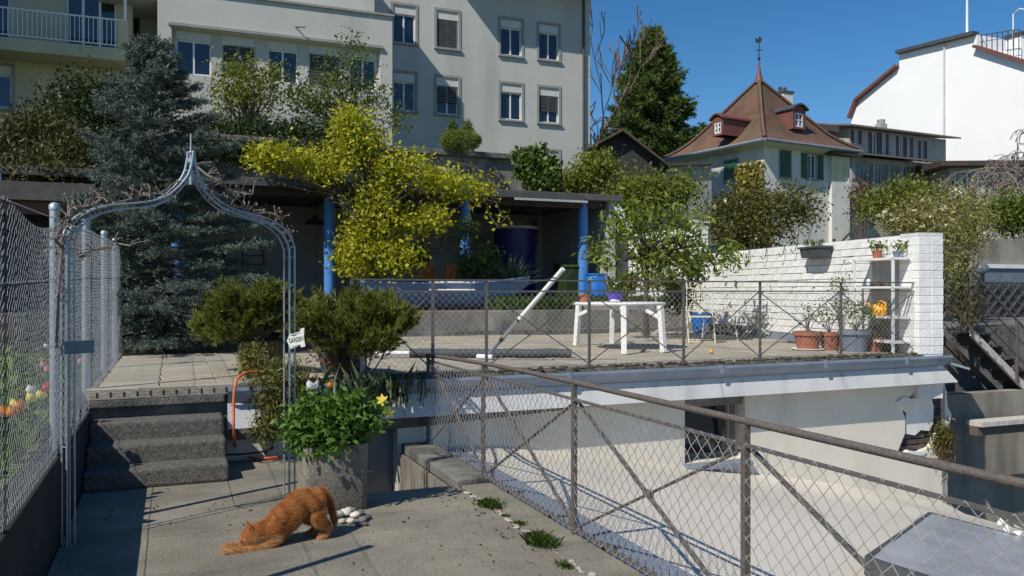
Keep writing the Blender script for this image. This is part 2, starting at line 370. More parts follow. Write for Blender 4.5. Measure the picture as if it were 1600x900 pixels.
def bare_tree(name, label, root_p, height, seed, mat='pale_twig', spread=.5, depth=5, r0=.12, dirv=(0,0,1), droop=0, cat='tree', split=3, rmin=.002):
    rg = random.Random(seed); root = thing(name, label, cat, root_p); mt, mbx = MB(), MB()
    def grow(p, d, ln, r, k):
        pts = [p]; rr = [r]
        for i in range(3):
            d = (d+V((rg.uniform(-1,1), rg.uniform(-1,1), rg.uniform(-1,1)-droop*(depth-k)*.5))*.18).normalized()
            p = p+d*ln/3; pts.append(p); rr.append(max(rmin, r*(1-.35*(i+1)/3)))
        (mt if k == depth else mbx).tube(pts, rr, 6 if k > 2 else 3, caps=False)
        if k > 0:
            for i in range(split):
                b = rg.choice(pts[1:]); nd = (d+V((rg.uniform(-1,1), rg.uniform(-1,1), rg.uniform(-.6,1)))*spread*1.6).normalized()
                grow(b, nd, ln*rg.uniform(.55,.8), rr[-1]*.65, k-1)
    grow(V(root_p), V(dirv).normalized(), height*.42, r0, depth)
    mt.build('trunk', M['bark'], root, smooth=True); mbx.build('branch', M[mat], root); return root
def needles(pts, dirs, ln, wid, per, spread, rg, shoot, dw=1.):
    """tufts of needle triangles round short shoots"""
    n = len(pts); P = np.repeat(pts, per, axis=0); D = np.repeat(dirs, per, axis=0)
    t = rg.random((n*per,1)); P = P+D*t*shoot
    d = D*(.55+.5*t)*dw+rv(rg, n*per)*spread; d /= np.linalg.norm(d, axis=1)[:,None]
    s = np.cross(d, rv(rg, n*per)); s /= np.linalg.norm(s, axis=1)[:,None]
    l = ln*(.7+.6*rg.random((n*per,1)))
    return np.stack([P-s*wid, P+s*wid, P+d*l], axis=1).reshape(-1,3)
def conifer(name, label, base, top_z, rad, leaf, seed, nb=170, shoots=26, ln=.05, wid=.006, per=14, droop=.25, spread=.5, shoot=.1, zlow=.05, lean=(0,0), taper=1., trunk_r=.1, vary=.25, dw=1., flat=1.):
    rg = np.random.default_rng(seed); base = V(base); h = top_z-base.z; root = thing(name, label, 'tree', base)
    mb = MB(); mb.tube([base, base+V((lean[0]*.5,lean[1]*.5,h*.5)), base+V((lean[0],lean[1],h))], [trunk_r, trunk_r*.6, .01], 8); mb.build('trunk', M['bark'], root, smooth=True)
    br = MB(); PP, DD = [], []
    for i in range(nb):
        f = zlow+(1-zlow)*(1-(1-(i+.5)/nb)**1.0); f = min(f, .985); az = i*2.39996+rg.normal()*.3
        ln_b = rad*((1-f)**taper)*(1-vary+1.6*vary*rg.random())+.06
        o = base+V((lean[0]*f, lean[1]*f, h*f)); d = V((math.cos(az), math.sin(az), .25*f+.05-droop*(1-f)))
        tip = o+d*ln_b+V((0,0,.12*ln_b)); mid = o.lerp(tip, .5)+V((0,0,-.05*ln_b))
        br.tube([o, mid, tip], [.02*(1-f)+.006, .012*(1-f)+.004, .003], 4, caps=False)
        ns = max(4, int(shoots*(ln_b/rad+.2)))
        t = rg.random(ns)**.6; side = np.array(V((-d.y, d.x, 0)).normalized()); dn = np.array(d.normalized())
        pos = np.array(o)+np.outer(t, np.array(tip-o)); sd_ = rg.uniform(-1,1,ns)
        off = (1-t*.75)*ln_b*.38*sd_
        pos = pos+np.outer(off, side)+np.c_[np.zeros(ns), np.zeros(ns), -np.abs(off)*.25*rg.random(ns)+rg.normal(size=ns)*.03*rad*flat]
        dd = dn*.8+np.outer(np.sign(sd_)*.5, side)+rg.normal(size=(ns,3))*.22; dd /= np.linalg.norm(dd, axis=1)[:,None]
        PP.append(pos); DD.append(dd)
    br.build('branch', M['bark'], root)
    v = needles(np.concatenate(PP), np.concatenate(DD), ln, wid, per, spread, rg, shoot, dw)
    np_mesh('foliage', v, 3, L[leaf], root); return root
def blades(name, mat, parent, pts, h, wid, rg, lean=.35, kind=None, base=None):
    n = len(pts); d = rv(rg, n); d[:,2] = 0; hh = h*(.55+.7*rg.random(n))[:,None]
    s = np.c_[-d[:,1], d[:,0], np.zeros(n)]; s /= (np.linalg.norm(s, axis=1)[:,None]+1e-6); s *= wid
    up = np.array([0,0,1.]); mid = pts+up*hh*.6+d*hh*lean*.35; tip = pts+up*hh*.95+d*hh*lean
    v = np.stack([pts-s, pts+s, mid+s*.7, tip, mid-s*.7], axis=1).reshape(-1,3)
    return np_mesh(name, v, 5, mat, parent, base, kind=kind)
def chainlink(mb, p0, p1, z0, z1, w_, r, topf=None, jit=.0, z0b=None, seed=1):
    """woven zigzag wires between two foot points; topf(t) gives the top height along the run"""
    rg = random.Random(seed); p0, p1 = V(p0), V(p1); ln = (p1-p0).length; d = (p1-p0).normalized(); nrm = V((-d.y, d.x, 0))
    n = int(ln/w_); 
    for i in range(n):
        t = i/n; zt = topf(t) if topf else z1; zb = z0 if z0b is None else z0+(z0b-z0)*t
        m = max(2, int(round((zt-zb)/w_))); hz = (zt-zb)/m; pts = []
        for k in range(m+1):
            a = (k+i) % 2 == 1 if True else 0
            x = (i+(1 if ((k % 2 == 1) ^ (i % 2 == 1)) else 0))*w_
            q = p0+d*x+nrm*(r*1.2*(1 if k % 2 else -1)+rg.uniform(-jit, jit)); pts.append((q.x, q.y, zb+k*hz))
        tri_tube(mb, pts, r, nrm)
def tri_tube(mb, pts, r, nrm):
    b0 = len(mb.v)
    for i, p in enumerate(pts):
        p = V(p)
        d = (V(pts[min(i+1,len(pts)-1)])-V(pts[max(i-1,0)])).normalized(); a = d.cross(nrm)
        mb.v.append(tuple(p+nrm*r)); mb.v.append(tuple(p-nrm*r*.5+a*r*.87)); mb.v.append(tuple(p-nrm*r*.5-a*r*.87))
    for i in range(len(pts)-1):
        for k in range(3):
            mb.f.append((b0+i*3+k, b0+i*3+(k+1)%3, b0+i*3+3+(k+1)%3, b0+i*3+3+k))

# ================================================================== GROUND AND TERRAIN
DZ = .70                                   # deck level
def vf(u): return 7.95+.035*u              # front edge of the deck
mb = MB(); mb.add([(-900,-900,-3.2),(900,-900,-3.2),(900,900,-3.2),(-900,900,-3.2)], [(0,1,2,3)]); struct(mb.build('ground', M['ground']))
mb = MB(); mb.box((-40,-12,-3.1), (-.82,15.3,.52)); struct(mb.build('lawn', M['grass_ground']))
mb = MB(); mb.box((-40,15.42,-3.15), (10.9,22.2,1.17)); struct(mb.build('garden_bed', M['soil']))
mb = MB(); mb.box((-40,22.55,-3.12), (13,70,5.0)); struct(mb.build('terrace_ground', M['grass_ground']))
mb = MB(); mb.box((13.01,20,-3.1), (260,400,1.6)); mb.box((10.91,14.8,-3.1), (13,22.5,1.25)); struct(mb.build('hillside', M['grass_ground']))
mb = MB(); mb.box((-.8,11.95,-3.1), (2.3,15.41,.66)); struct(mb.build('planting_bed', M['soil']))

# patio floor: base with cast slabs on it, a pit cut out in front of the cellar door
floor = MB(); floor.box((-.64,-4,-3), (2.13,6.33,-.03)); floor.box((-.64,6.33,-3), (1.18,8.0,-.03)); floor.box((2.13,-4,-3), (2.42,8.0,-.05))
floor.box((1.18,6.33,-3), (2.13,8.2,-1.1))
floor = struct(floor.build('patio_floor', M['soil']))
def slab(x0, y0, x1, y1, z1=0., parent=floor, name='floor_slab', mat='concrete', g=.0022, bev=.004, z0=-.06):
    b = MB(); b.box((x0+g,y0+g,z0), (x1-g,y1-g,z1)); return b.build(name, M[mat], parent, bevel=bev)
for x0, x1 in ((-.64,2.10),):
    for y0, y1 in ((-4,-.5),(-.5,2.6),(2.6,4.55),(4.55,5.72),(5.72,6.33)): slab(x0, y0, x1, y1, rnd.uniform(-.003,.003))
slab(-.64,6.33,.42,8.0); slab(.42,6.33,1.18,8.0)
# the broken edge strip beside the fence: irregular pieces with an open crack
ys = [-4,-1.2,1.1,2.9,3.9,4.6,5.25,5.8,6.33]
jx = [2.13+rnd.uniform(-.025,.02) for _ in ys]
for i in range(len(ys)-1):
    b = MB(); y0, y1 = ys[i]+.008, ys[i+1]-.008
    b.hexa([(jx[i],y0,-.07),(2.40,y0,-.07),(2.40,y1,-.07),(jx[i+1],y1,-.07),(jx[i],y0,-.004),(2.40,y0,-.004),(2.40,y1,-.004),(jx[i+1],y1,-.004)])
    b.build('edge_slab', M['concrete'], floor, bevel=.01)
b = MB()
for k in range(26):
    y = rnd.uniform(4.0,6.2); b.blob((2.115+rnd.uniform(-.02,.02), y, .0), rnd.uniform(.012,.035), rnd.uniform(.02,.06), rnd.uniform(.004,.01), 6, 4, .3)
b.build('mortar_crumbs', M['stone_pale'], floor, kind='stuff')
b = MB()
for k in range(70):
    x, y = rnd.uniform(-.1,2.05), rnd.uniform(3.6,6.2); r = rnd.uniform(.002,.005)
    b.blob((x,y,.003), r, r, r*.6, 5, 3, .3)
tag(b.build('scattered_grit', M['stone_dark']), 'scattered grit and crumbs on the concrete patio floor', 'grit', kind='stuff')
rg = np.random.default_rng(61); n = 170; pts = np.c_[np.concatenate([rg.uniform(.3,2.05,70), rg.normal(1.95,.12,60), rg.normal(.3,.4,40)]), np.concatenate([rg.uniform(4,6.3,70), rg.uniform(3.6,6.3,60), rg.normal(6.4,.3,40)]), np.full(n,.006)]; pts[:,0] = np.clip(pts[:,0], -.4, 2.3); d = rv(rg, n); d[:,2] *= .15; d /= np.linalg.norm(d, axis=1)[:,None]
tag(leafmesh('leaf_litter', L['reddish'], None, pts, .026, rg, .5, 0, d, base=(1,5,0)), 'dry leaf litter scattered over the patio floor', 'leaf litter', kind='stuff')
# ledge and boards of the pit
pit = thing('cellar_pit_lining', 'weathered board lining with a concrete ledge round the cellar pit by the fence', 'pit lining', (2.2,7.3,-1.1))
b = MB(); b.box((2.12,6.36,-.06), (2.41,8.12,.03)); b.build('ledge', M['old_concrete'], pit, bevel=.01)
for k in range(16):
    b = MB(); y0 = 6.36+k*.108; b.box((2.095+rnd.uniform(-.006,.006),y0,-1.1), (2.118,y0+.1,-.065)); b.build('board', M['wood_old'], pit)
for i, (x, y, s) in enumerate([(764,790,1.),(845,848,1.1),(812,818,.5),(884,885,.6),(790,805,.4)]):
    c = PZ(x, y, 0); rg = np.random.default_rng(50+i); n = int(420*s)
    o = blades('grass_tuft', L['grass'], None, np.array(c)+rg.normal(size=(n,3))*np.array([.035,.055,0])*s+np.array([0,0,-.01]), .05*s, .0014, rg, .9, base=c)
    tag(o, ['bright grass tuft growing in the patio crack near the pit','largest grass tuft in the patio crack, midway along it','tiny grass tuft in the crack between two larger tufts','small grass tuft in the crack, nearest to the camera','wisp of grass just beyond the farthest middle tuft'][i], 'grass tuft', 'grass tufts in the patio crack')

# ================================================================== DECK
FU = 9.62
deck = MB()
deck.add([(-.78,vf(-.78)+.06,.18),(10.0,vf(10)+.2,.18),(10.75,15.41,.18),(-.78,15.41,.18),(-.78,vf(-.78)+.06,DZ-.045),(9.95,vf(9.95)+.06,DZ-.045),(10.75,15.41,DZ-.045),(-.78,15.41,DZ-.045)],
         [(3,2,1,0),(4,5,6,7),(0,1,5,4),(1,2,6,5),(2,3,7,6),(3,0,4,7)])
deck = struct(deck.build('roof_deck', M['old_concrete']))
b = MB(); b.box((-.245,-.245,0), (.245,.245,.05)); pav = b.build('paving_slab', M['paving'], deck, bevel=.006)
bpy.data.objects.remove(pav); pavm = bpy.data.meshes['paving_slab']
def right_lim(v): return 9.40+(v-8.3)*.139
cnt = 0
for j in range(15):
    for i in range(23):
        u = -.36+i*.5; v = vf(u)+.42+j*.5
        if u+.2 > right_lim(v)-.02 or v > 15.1 or (u < 2.4 and v > 11.9): continue
        if cnt >= 298: break
        cnt += 1
        o = share('paving_slab', pavm, deck, (u, v, DZ-.05+rnd.uniform(-.004,.004)), (rnd.uniform(-.005,.005), rnd.uniform(-.005,.005), .035+rnd.uniform(-.006,.006)))
        o.modifiers.new('bevel','BEVEL').width = .006
b = MB(); b.box((-.059,-.075,0), (.059,.075,.085)); eb = b.build('edging_block', M['moss_edge'], deck); bpy.data.objects.remove(eb); ebm = bpy.data.meshes['edging_block']; ebm2 = ebm.copy(); ebm2.materials.clear(); ebm2.materials.append(M['paving'])
for v_ in ebm2.vertices: v_.co.x *= 1.04
n = int((FU+.7)/.125)
for i in range(n):
    u = -.68+.0625+i*.125
    if u > .5: share('edging_block', ebm, deck, (u, vf(u)+.075+rnd.uniform(-.006,.004), DZ-.085+rnd.uniform(-.006,.010)), (rnd.uniform(-.03,.03),0,.035+rnd.uniform(-.03,.03)), (rnd.uniform(.88,1),1,rnd.uniform(.9,1.05)))
for i in range(3):
    u = -.68+.2+i*.41; o = share('edging_block', ebm2, deck, (u, vf(u)+.075, DZ-.082), (0,0,.035), (3.36,1,1))
b = MB()
for i in range(11): u = -.60+i*.105; b.box((u-.006,vf(u)-.004,DZ-.06),(u+.006,vf(u)+.02,DZ-.02))
b.build('drain_slot', M['dark'], deck, kind='stuff')
b = MB(); b.add([(-.70,vf(-.7)-.0,.545),(.44,vf(.44)-.0,.545),(.44,vf(.44)+.3,.545),(-.7,vf(-.7)+.3,.545),(-.70,vf(-.7)-.0,.615),(.44,vf(.44)-.0,.615),(.44,vf(.44)+.3,.615),(-.7,vf(-.7)+.3,.615)],
      [(3,2,1,0),(4,5,6,7),(0,1,5,4),(1,2,6,5),(2,3,7,6),(3,0,4,7)]); b.build('edge_beam', M['old_concrete'], deck, bevel=.01)
# mossy litter on the front edge
rg = np.random.default_rng(3); b = MB()
for k in range(420):
    u = rnd.uniform(1.2,9.3); r = rnd.uniform(.008,.028)
    b.blob((u, vf(u)+rnd.uniform(.0,.18), DZ+.012), r*1.6, r, r*.6, 6, 4, .3)
tag(b.build('edge_litter', M['soil']), 'moss and dry litter lying along the front edge of the terrace deck', 'litter', kind='stuff')

# steps
st = thing('garden_steps', 'three rough exposed aggregate concrete steps climbing to the deck', 'steps', (-.1,7.4,0))
for k in range(3):
    b = MB(); v0 = 7.15+k*.27; x1 = .425-.004*k
    b.box((-.64,v0,max(.001,.15*k-.03)), (x1,8.02,.15*(k+1))); b.build('step', M['step'], st, bevel=.022)

# gutter, sloped fascia and rainwater clips along the deck edge
gt = thing('eaves_gutter', 'grey zinc gutter running along the edge of the roof deck', 'gutter', (5,vf(5),.6))
def run(prof, u0, u1, mb):
    n = len(prof); a = [(u0, vf(u0)+p[0], p[1]) for p in prof]; c = [(u1+p[2] if len(p) > 2 else u1, vf(u1)+p[0], p[1]) for p in prof]
    mb.add(a+c, [(i, i+1, n+i+1, n+i) for i in range(n-1)])
b = MB(); run([(.02,.66,0),(-.09,.655,.12),(-.115,.685,.13),(-.13,.685,.14),(-.135,.655,.145),(-.115,.60,.13),(-.05,.54,.07)], .46, FU, b); b.build('channel', M['zinc'], gt)
for u in (1.9,3.9,5.9,7.5,8.9): b = MB(); b.bar((u,vf(u)-.14,.60), (u,vf(u)-.14,.695), .05, .012); b.build('clip', M['zinc'], gt)
b = MB(); P0 = V((FU-.02,vf(FU)+.05,.64)); P1 = V((FU+.36,vf(FU)-.20,.50)); b.bar(P0, P1, .07, .03); b.build('corner_cap', M['zinc'], gt)
fs = thing('eaves_fascia', 'pale grey painted sheet fascia below the deck gutter', 'fascia', (5,vf(5),.4))
us = [.46,2.1,4.0,5.95,7.85,FU]
for i in range(5):
    b = MB(); e = .25 if i == 4 else -.006
    run([(-.035,.535,.05 if i == 4 else -.006),(-.115,.315,e),(-.10,.31,e),(-.02,.53,.05 if i == 4 else -.006)], us[i], us[i+1], b); b.build('fascia_panel', M['fascia'], fs)
b = MB()
for k in range(30):
    u = .7+k*.31; b.blob((u, vf(u)-.058, .475), .009, .006, .009, 6, 4)
b.build('rivet', M['dark_grey'], fs, kind='stuff')
b = MB(); b.prism([(FU+.05,vf(FU)-.035,.533),(FU+.245,vf(FU)-.112,.313),(FU+.245,vf(FU)+.5,.313),(FU+.05,vf(FU)+.5,.533)], (.012,0,.01)); b.build('end_panel', M['fascia'], fs)

# rendered wall below the deck, with window and broken plaster
WO = .10
def wallv(u): return vf(u)+WO
def PW(x, y, off=0):       # a point of the lower wall face
    r = ray(x, y); t = (7.95+WO+off)/(r.y-.035*r.x); return at(t, r)
lw = thing('rendered_wall', 'cream rendered house wall under the deck with broken plaster at its right end', 'wall', (5,8.2,-1.2))
hole = [(1080+x/2.646, 560+y/2.646) for x, y in [(905,160),(945,112),(985,110),(1010,150),(1030,122),(1056,130),(1060,200),(1077,232),(1065,282),(1010,322),(992,368),(940,388),(900,380),(845,410),(868,350),(884,310),(885,250),(870,205)]]
holeW = [PW(*p) for p in hole]
WU0, WU1 = PW(1070,640).x, PW(1164,640).x; WZ0, WZ1 = -.47, .34
outer = [(.46,wallv(.46),-3.1),(9.9,wallv(9.9),-3.1),(9.9,wallv(9.9),.5),(.46,wallv(.46),.5)]
DU0, DU1 = 1.74, 2.08
door = [(DU0,wallv(DU0),-1.1),(DU0,wallv(DU0),.27),(DU1,wallv(DU1),.27),(DU1,wallv(DU1),-1.1)]
wind = [(WU0,wallv(WU0),WZ0),(WU0,wallv(WU0),WZ1),(WU1,wallv(WU1),WZ1),(WU1,wallv(WU1),WZ0)]
loops = [[V((p[0],p[2],0)) for p in lp] for lp in (outer, door, wind, [tuple(q) for q in reversed(holeW)])]
flat = [p for lp in (outer, door, wind, [tuple(q) for q in reversed(holeW)]) for p in lp]
b = MB(); b.add(flat, [tuple(t) for t in tessellate_polygon(loops)])
def reveal(b, lp, d):
    n = len(lp); b.add([tuple(p) for p in lp]+[(p[0],p[1]+d,p[2]) for p in lp], [(i,(i+1)%n,n+(i+1)%n,n+i) for i in range(n)])
reveal(b, door, .25); reveal(b, wind, .30); reveal(b, [tuple(q) for q in holeW], .10)
b.add([(9.9,wallv(9.9),-3.1),(9.9,15,-3.1),(9.9,15,.18),(9.9,wallv(9.9),.5)], [(0,1,2,3)])
b.build('render', M['plaster_white'], lw)
# masonry showing in the hole
x0 = min(p.x for p in holeW)-.1; x1 = min(9.84, max(p.x for p in holeW)+.1); z0 = min(p.z for p in holeW)-.1; z1 = max(p.z for p in holeW)+.1
hv = wallv((x0+x1)/2)
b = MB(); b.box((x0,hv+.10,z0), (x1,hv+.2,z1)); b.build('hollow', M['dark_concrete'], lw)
k = 0; z = z0
while z < z1:
    x = x0-(.12 if k % 2 else 0)
    while x < x1-.02:
        b = MB(); b.box((x+.008,hv+.055+rnd.uniform(0,.035),z+.006), (min(x+.232,9.86),hv+.12,z+.072)); b.build('brick', M['stone_dark'], lw, bevel=.006); x += .24
    z += .078; k += 1
pt = [(1080+x/2.646, 560+y/2.646) for x, y in [(893,190),(915,165),(960,128),(990,150),(1003,200),(1000,268),(985,300),(950,296),(925,318),(888,312),(888,250)]]
b = MB(); b.prism([PW(x, y, .03) for x, y in pt], (0,.03,0)); b.build('plaster_patch', M['white_metal'], lw)
pt = [(1080+x/2.646, 560+y/2.646) for x, y in [(848,408),(900,384),(975,388),(960,400),(900,402)]]
b = MB(); b.prism([PW(x, y, -.02) for x, y in pt], (0,.04,0)); b.build('plaster_flake', M['white_metal'], lw)
pt = [(1080+x/2.646, 560+y/2.646) for x, y in [(885,160),(930,172),(900,230),(880,215),(850,180)]]
b = MB(); b.prism([PW(x, y, -.03) for x, y in pt], (0,.025,0)); b.build('plaster_flake', M['plaster_white'], lw)
c = np.array(PW(1080+1040/2.646, 560+330/2.646, -.05)); rg = np.random.default_rng(8)
wp = thing('wall_plant', 'dry green weed rooted in the broken plaster of the lower wall', 'plant', tuple(c))
p = c+rg.normal(size=(900,3))*np.array([.09,.035,.10]); leafmesh('foliage', L['olive'], wp, p, .055, rg, .35, .5)
p = c+np.array([.03,-.02,-.17])+rg.normal(size=(300,3))*np.array([.08,.03,.12]); leafmesh('trailing_stem', L['reddish'], wp, p, .09, rg, .12, 1.5, kind='stuff')
# window below the deck
wn = lw; wv_ = wallv((WU0+WU1)/2)+.24
b = MB()
for a, c_ in (((WU0+.003,wv_-.03,WZ0+.003),(WU0+.06,wv_+.03,WZ1)), ((WU1-.06,wv_-.03,WZ0+.003),(WU1-.003,wv_+.03,WZ1)), ((WU0+.06,wv_-.03,WZ0+.003),(WU1-.06,wv_+.03,WZ0+.06)), ((WU0+.06,wv_-.03,WZ1-.06),(WU1-.06,wv_+.03,WZ1-.002))): b.box(a, c_)
wf = b.build('window', M['wood_old'], lw)
b = MB(); b.box((WU0+.06,wv_-.005,WZ0+.06), (WU1-.06,wv_+.006,WZ1-.06)); b.build('pane', M['glass'], wf)
b = MB(); b.bar((WU1-.16,wv_-.10,WZ0+.06), (WU1-.22,wv_-.16,WZ1-.02), .045); b.build('casement', M['wood_old'], wf)
b = MB(); b.hexa([(WU0-.03,wallv(WU0)-.10,WZ0-.07),(WU1+.05,wallv(WU1)-.10,WZ0-.07),(WU1+.05,wallv(WU1)-.002,WZ0-.05),(WU0-.03,wallv(WU0)-.002,WZ0-.05),
                  (WU0-.03,wallv(WU0)-.10,WZ0-.03),(WU1+.05,wallv(WU1)-.10,WZ0-.03),(WU1+.05,wallv(WU1)-.002,WZ0-.002),(WU0-.03,wallv(WU0)-.002,WZ0-.002)]); b.build('sill', M['zinc'], wf)
# cellar door
b = MB(); dv = wallv(DU0)+.2; b.box((DU0+.004,dv,-1.09), (DU1-.004,dv+.04,.266)); dr = b.build('door', M['door_grey'], lw)
b = MB(); b.box((DU0+.05,dv-.012,-.35), (DU1-.05,dv-.001,.2)); b.build('door_panel', M['door_grey'], dr, bevel=.006)
b = MB(); b.bar((DU0+.04,dv-.01,-.25), (DU0+.04,dv-.06,-.25), .02); b.bar((DU0+.04,dv-.06,-.25), (DU0+.13,dv-.06,-.25), .016); b.build('handle', M['steel'], dr)

# white coated lean-to roof falling away to the right of the fence
def rz(u): t = u-2.75; return -.10-.145*t-.006*t*t
rf = thing('coated_roof', 'cream white coated flat roof falling away beyond the mesh fence', 'roof', (5,5,-.6))
b = MB(); nu, nv = 30, 40
vs0, fsx = [], []
for i in range(nu+1):
    u = 2.75+i*(9.9-2.75)/nu
    for j in range(nv+1):
        v = -4+j*(wallv(u)-.002+4)/nv; up = max(0, 1-(wallv(u)-v)/.30)
        vs0.append((u, v, rz(u)+.07*up*up+.012*math.sin(u*1.7+v*.9)))
for i in range(nu):
    for j in range(nv): fsx.append((i*(nv+1)+j, (i+1)*(nv+1)+j, (i+1)*(nv+1)+j+1, i*(nv+1)+j+1))
b.add(vs0, fsx); b.build('roof_skin', M['roof_white'], rf, smooth=True)
b = MB(); b.hexa([(2.425,-4,-.20),(2.78,-4,-.20),(2.78,wallv(2.6)-.01,-.20),(2.425,wallv(2.6)-.01,-.20),(2.425,-4,-.045),(2.78,-4,-.085),(2.78,wallv(2.6)-.01,-.085),(2.425,wallv(2.6)-.01,-.045)])
fl = b.build('edge_flashing', M['zinc'], rf, bevel=.008)
b = MB()
for k in range(7):
    v = 3.0+k*.78; b.bar((2.46,v,-.043), (2.60,v+.02,-.058), .02, .02); b.bar((2.60,v+.02,-.06), (2.63,v+.02,-.10), .016)
b.build('bracket', M['dark_grey'], fl)
# skylight on the roof
A_, B_, C_ = V((7.46,6.51,0)), V((4.3,4.25,0)), V((7.72,5.45,0)); D_ = C_+(C_-A_)*2.4; E_ = B_+(D_-A_)
def onroof(p, h): return V((p.x, p.y, rz(p.x)+h))
sk = thing('roof_skylight', 'large grey framed skylight lying on the white coated roof', 'skylight', onroof((A_+E_)/2, 0))
q = [onroof(p, .10) for p in (A_, B_, E_, D_)]; b = MB(); b.prism(q, (0,0,.012)); b.build('pane', M['skylight'], sk)
fr = MB()
for i in range(4): fr.bar(onroof((A_,B_,E_,D_)[i], .05), onroof((A_,B_,E_,D_)[(i+1)%4], .05), .04, .13)
fr.build('frame', M['dark_grey'], sk)
b = MB(); rg = np.random.default_rng(4)
base = onroof(A_.lerp(D_, .3), .16)
for k in range(14):
    c = base+V((.02+.03*math.cos(k), -.55+.085*k, .0)); pts = [c+V(rg.normal(size=3)*np.array([.05,.05,.025])) for _ in range(4)]
    b.add(pts, [(0,1,2),(0,2,3),(0,1,3)])
o = b.build('plastic_sheet', M['white_plastic'], None, base); tag(o, 'crumpled scrap of white plastic on the skylight edge', 'plastic scrap')

# ================================================================== FENCES
# rusty railing with chain link between the patio and the white roof
FX = 2.38; ft = [8.06,6.46,4.78,3.06,1.35,-.4,-2.1]
nf = thing('patio_railing', 'rusty tube railing with wide chain link running along the patio edge', 'railing', (FX,3,0))
def toprail(v): return .955-.06*max(0,(v-5)/3)**2
for v in ft:
    b = MB(); b.bar((FX,v,-.02), (FX,v,toprail(v)), .031, .031, (1,0,0)); b.build('post', M['rust'], nf)
b = MB(); b.tube([(FX,v,toprail(v)+.012) for v in (8.1,7.3,6.46,5.6,4.78,3.9,3.06,2.2,1.35,-.4,-2.1)], .0175, 8); b.build('handrail', M['rust'], nf, smooth=True)
b = MB(); b.bar((FX,8.06,.855), (FX,-2.1,.865), .03, .012); b.build('mid_rail', M['rail'], nf)
b = MB(); b.bar((FX+.01,8.06,.03), (FX+.01,-2.1,.03), .02, .02); b.build('bottom_rail', M['rail'], nf)
for i in range(len(ft)-1):
    for s in (0, 1):
        b = MB(); b.bar((FX+.016+.012*s, ft[i+s]-(.03 if s==0 else -.03), .84), (FX+.016+.012*s, ft[i+1-s]+(.03 if s==0 else -.03), .05), .01, .026, (1,0,0)); b.build('brace', M['rail'], nf)
    b = MB(); m = (ft[i]+ft[i+1])/2; b.box((FX+.005,m-.035,.425), (FX+.04,m+.035,.465)); b.build('clamp', M['rust'], nf, bevel=.006)
b = MB(); chainlink(b, (FX-.012,8.05,0), (FX-.012,-.4,0),   .02, .875, .0425, .0025, jit=.003); b.build('wire_mesh', M['wire'], nf, kind='stuff')

# railing on the front edge of the deck
dr_ = thing('deck_railing', 'thin dark railing with mesh and crossed braces along the deck edge', 'railing', (5,vf(5)+.1,DZ))
px = [1.62,2.45,3.04,4.27,5.53,6.66,7.98,9.33]; RH = DZ+.965
rp = [V((u,vf(u)+.10,0)) for u in px]
for i, p in enumerate(rp):
    b = MB(); b.bar((p.x,p.y,DZ-.03), (p.x,p.y,RH), .032, .014, (0,1,0)); b.box((p.x-.035,p.y-.03,DZ-.005), (p.x+.035,p.y+.03,DZ+.03)); b.build('post', M['rail'], dr_)
for nm, z, s in (('top_rail',RH,.03), ('mid_rail',RH-.115,.02)):
    b = MB(); b.bar((rp[0].x,rp[0].y,z), (rp[-1].x,rp[-1].y,z), s, .016); b.build(nm, M['rail'], dr_)
for i in range(len(rp)-1):
    if i == 1: continue
    for s in (0, 1):
        a, c = (rp[i], rp[i+1]) if s == 0 else (rp[i+1], rp[i])
        b = MB(); b.bar((a.x,a.y+.014+.01*s,RH-.125), (c.x,c.y+.014+.01*s,DZ+.05), .012, .006, (0,1,0)); b.build('brace', M['rail'], dr_)
    m = (rp[i]+rp[i+1])/2; b = MB(); b.box((m.x-.02,m.y+.008,DZ+.42), (m.x+.02,m.y+.034,DZ+.46)); b.build('clamp', M['rail'], dr_)
b = MB(); chainlink(b, rp[0]+V((0,-.01,0)), rp[-1]+V((0,-.01,0)), DZ+.02, RH-.115, .036, .0018, jit=.002); b.build('wire_mesh', M['wire'], dr_, kind='stuff')

# galvanised garden fence on the low wall at the left
GX = -.66
gw = thing('garden_wall', 'stained low concrete wall, coloured near black for shade, carrying the galvanised fence', 'wall', (-.73,3,0))
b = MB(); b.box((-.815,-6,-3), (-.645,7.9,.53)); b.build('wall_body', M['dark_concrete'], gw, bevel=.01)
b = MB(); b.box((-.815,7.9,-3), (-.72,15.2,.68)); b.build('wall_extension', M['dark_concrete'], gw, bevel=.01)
gf = thing('garden_fence', 'tall galvanised chain link fence beside the steps at the left', 'fence', (-.7,6,.53))
gp = [2.05,4.05,6.05,8.1,10.2,12.0,13.6,15.1]
def gtop(v): return 1.84+.03*v if v < 9 else 2.11+.012*(v-9)
for v in gp:
    b = MB(); b.tube([(-.70,v,.50),(-.70,v,gtop(v)+.05)], .03, 10); p_ = b.build('post', M['galv'], gf, smooth=True)
    b = MB(); b.lathe([(.034,0),(.034,.03),(.02,.045),(.002,.05)], (-.70,v,gtop(v)+.05), 10); b.build('cap', M['galv'], p_, smooth=True)
for k, zz in enumerate((.06,.75,1.0)):
    b = MB()
    pts = [(-.665, v, (.53+.06 if k == 0 else .53+(gtop(v)-.53)*zz-.02)) for v in gp]; b.tube(pts, .003, 4); b.build('tension_wire', M['galv_wire'], gf)
b = MB(); v0, v1 = 2.05, 15.1
def gsag(t):
    v = v0+t*(v1-v0); k = max(i for i in range(len(gp)) if gp[i] <= v+1e-6); k = min(k, len(gp)-2)
    f = (v-gp[k])/(gp[k+1]-gp[k]); return gtop(v)-.10*math.sin(math.pi*f)*(1 if k < 2 else .2)
chainlink(b, (-.655,v0,0), (-.655,v1,0),   .545, 2, .0285, .0010, topf=gsag, jit=.0012); b.build('wire_mesh', M['fence_wire'], gf, kind='stuff')

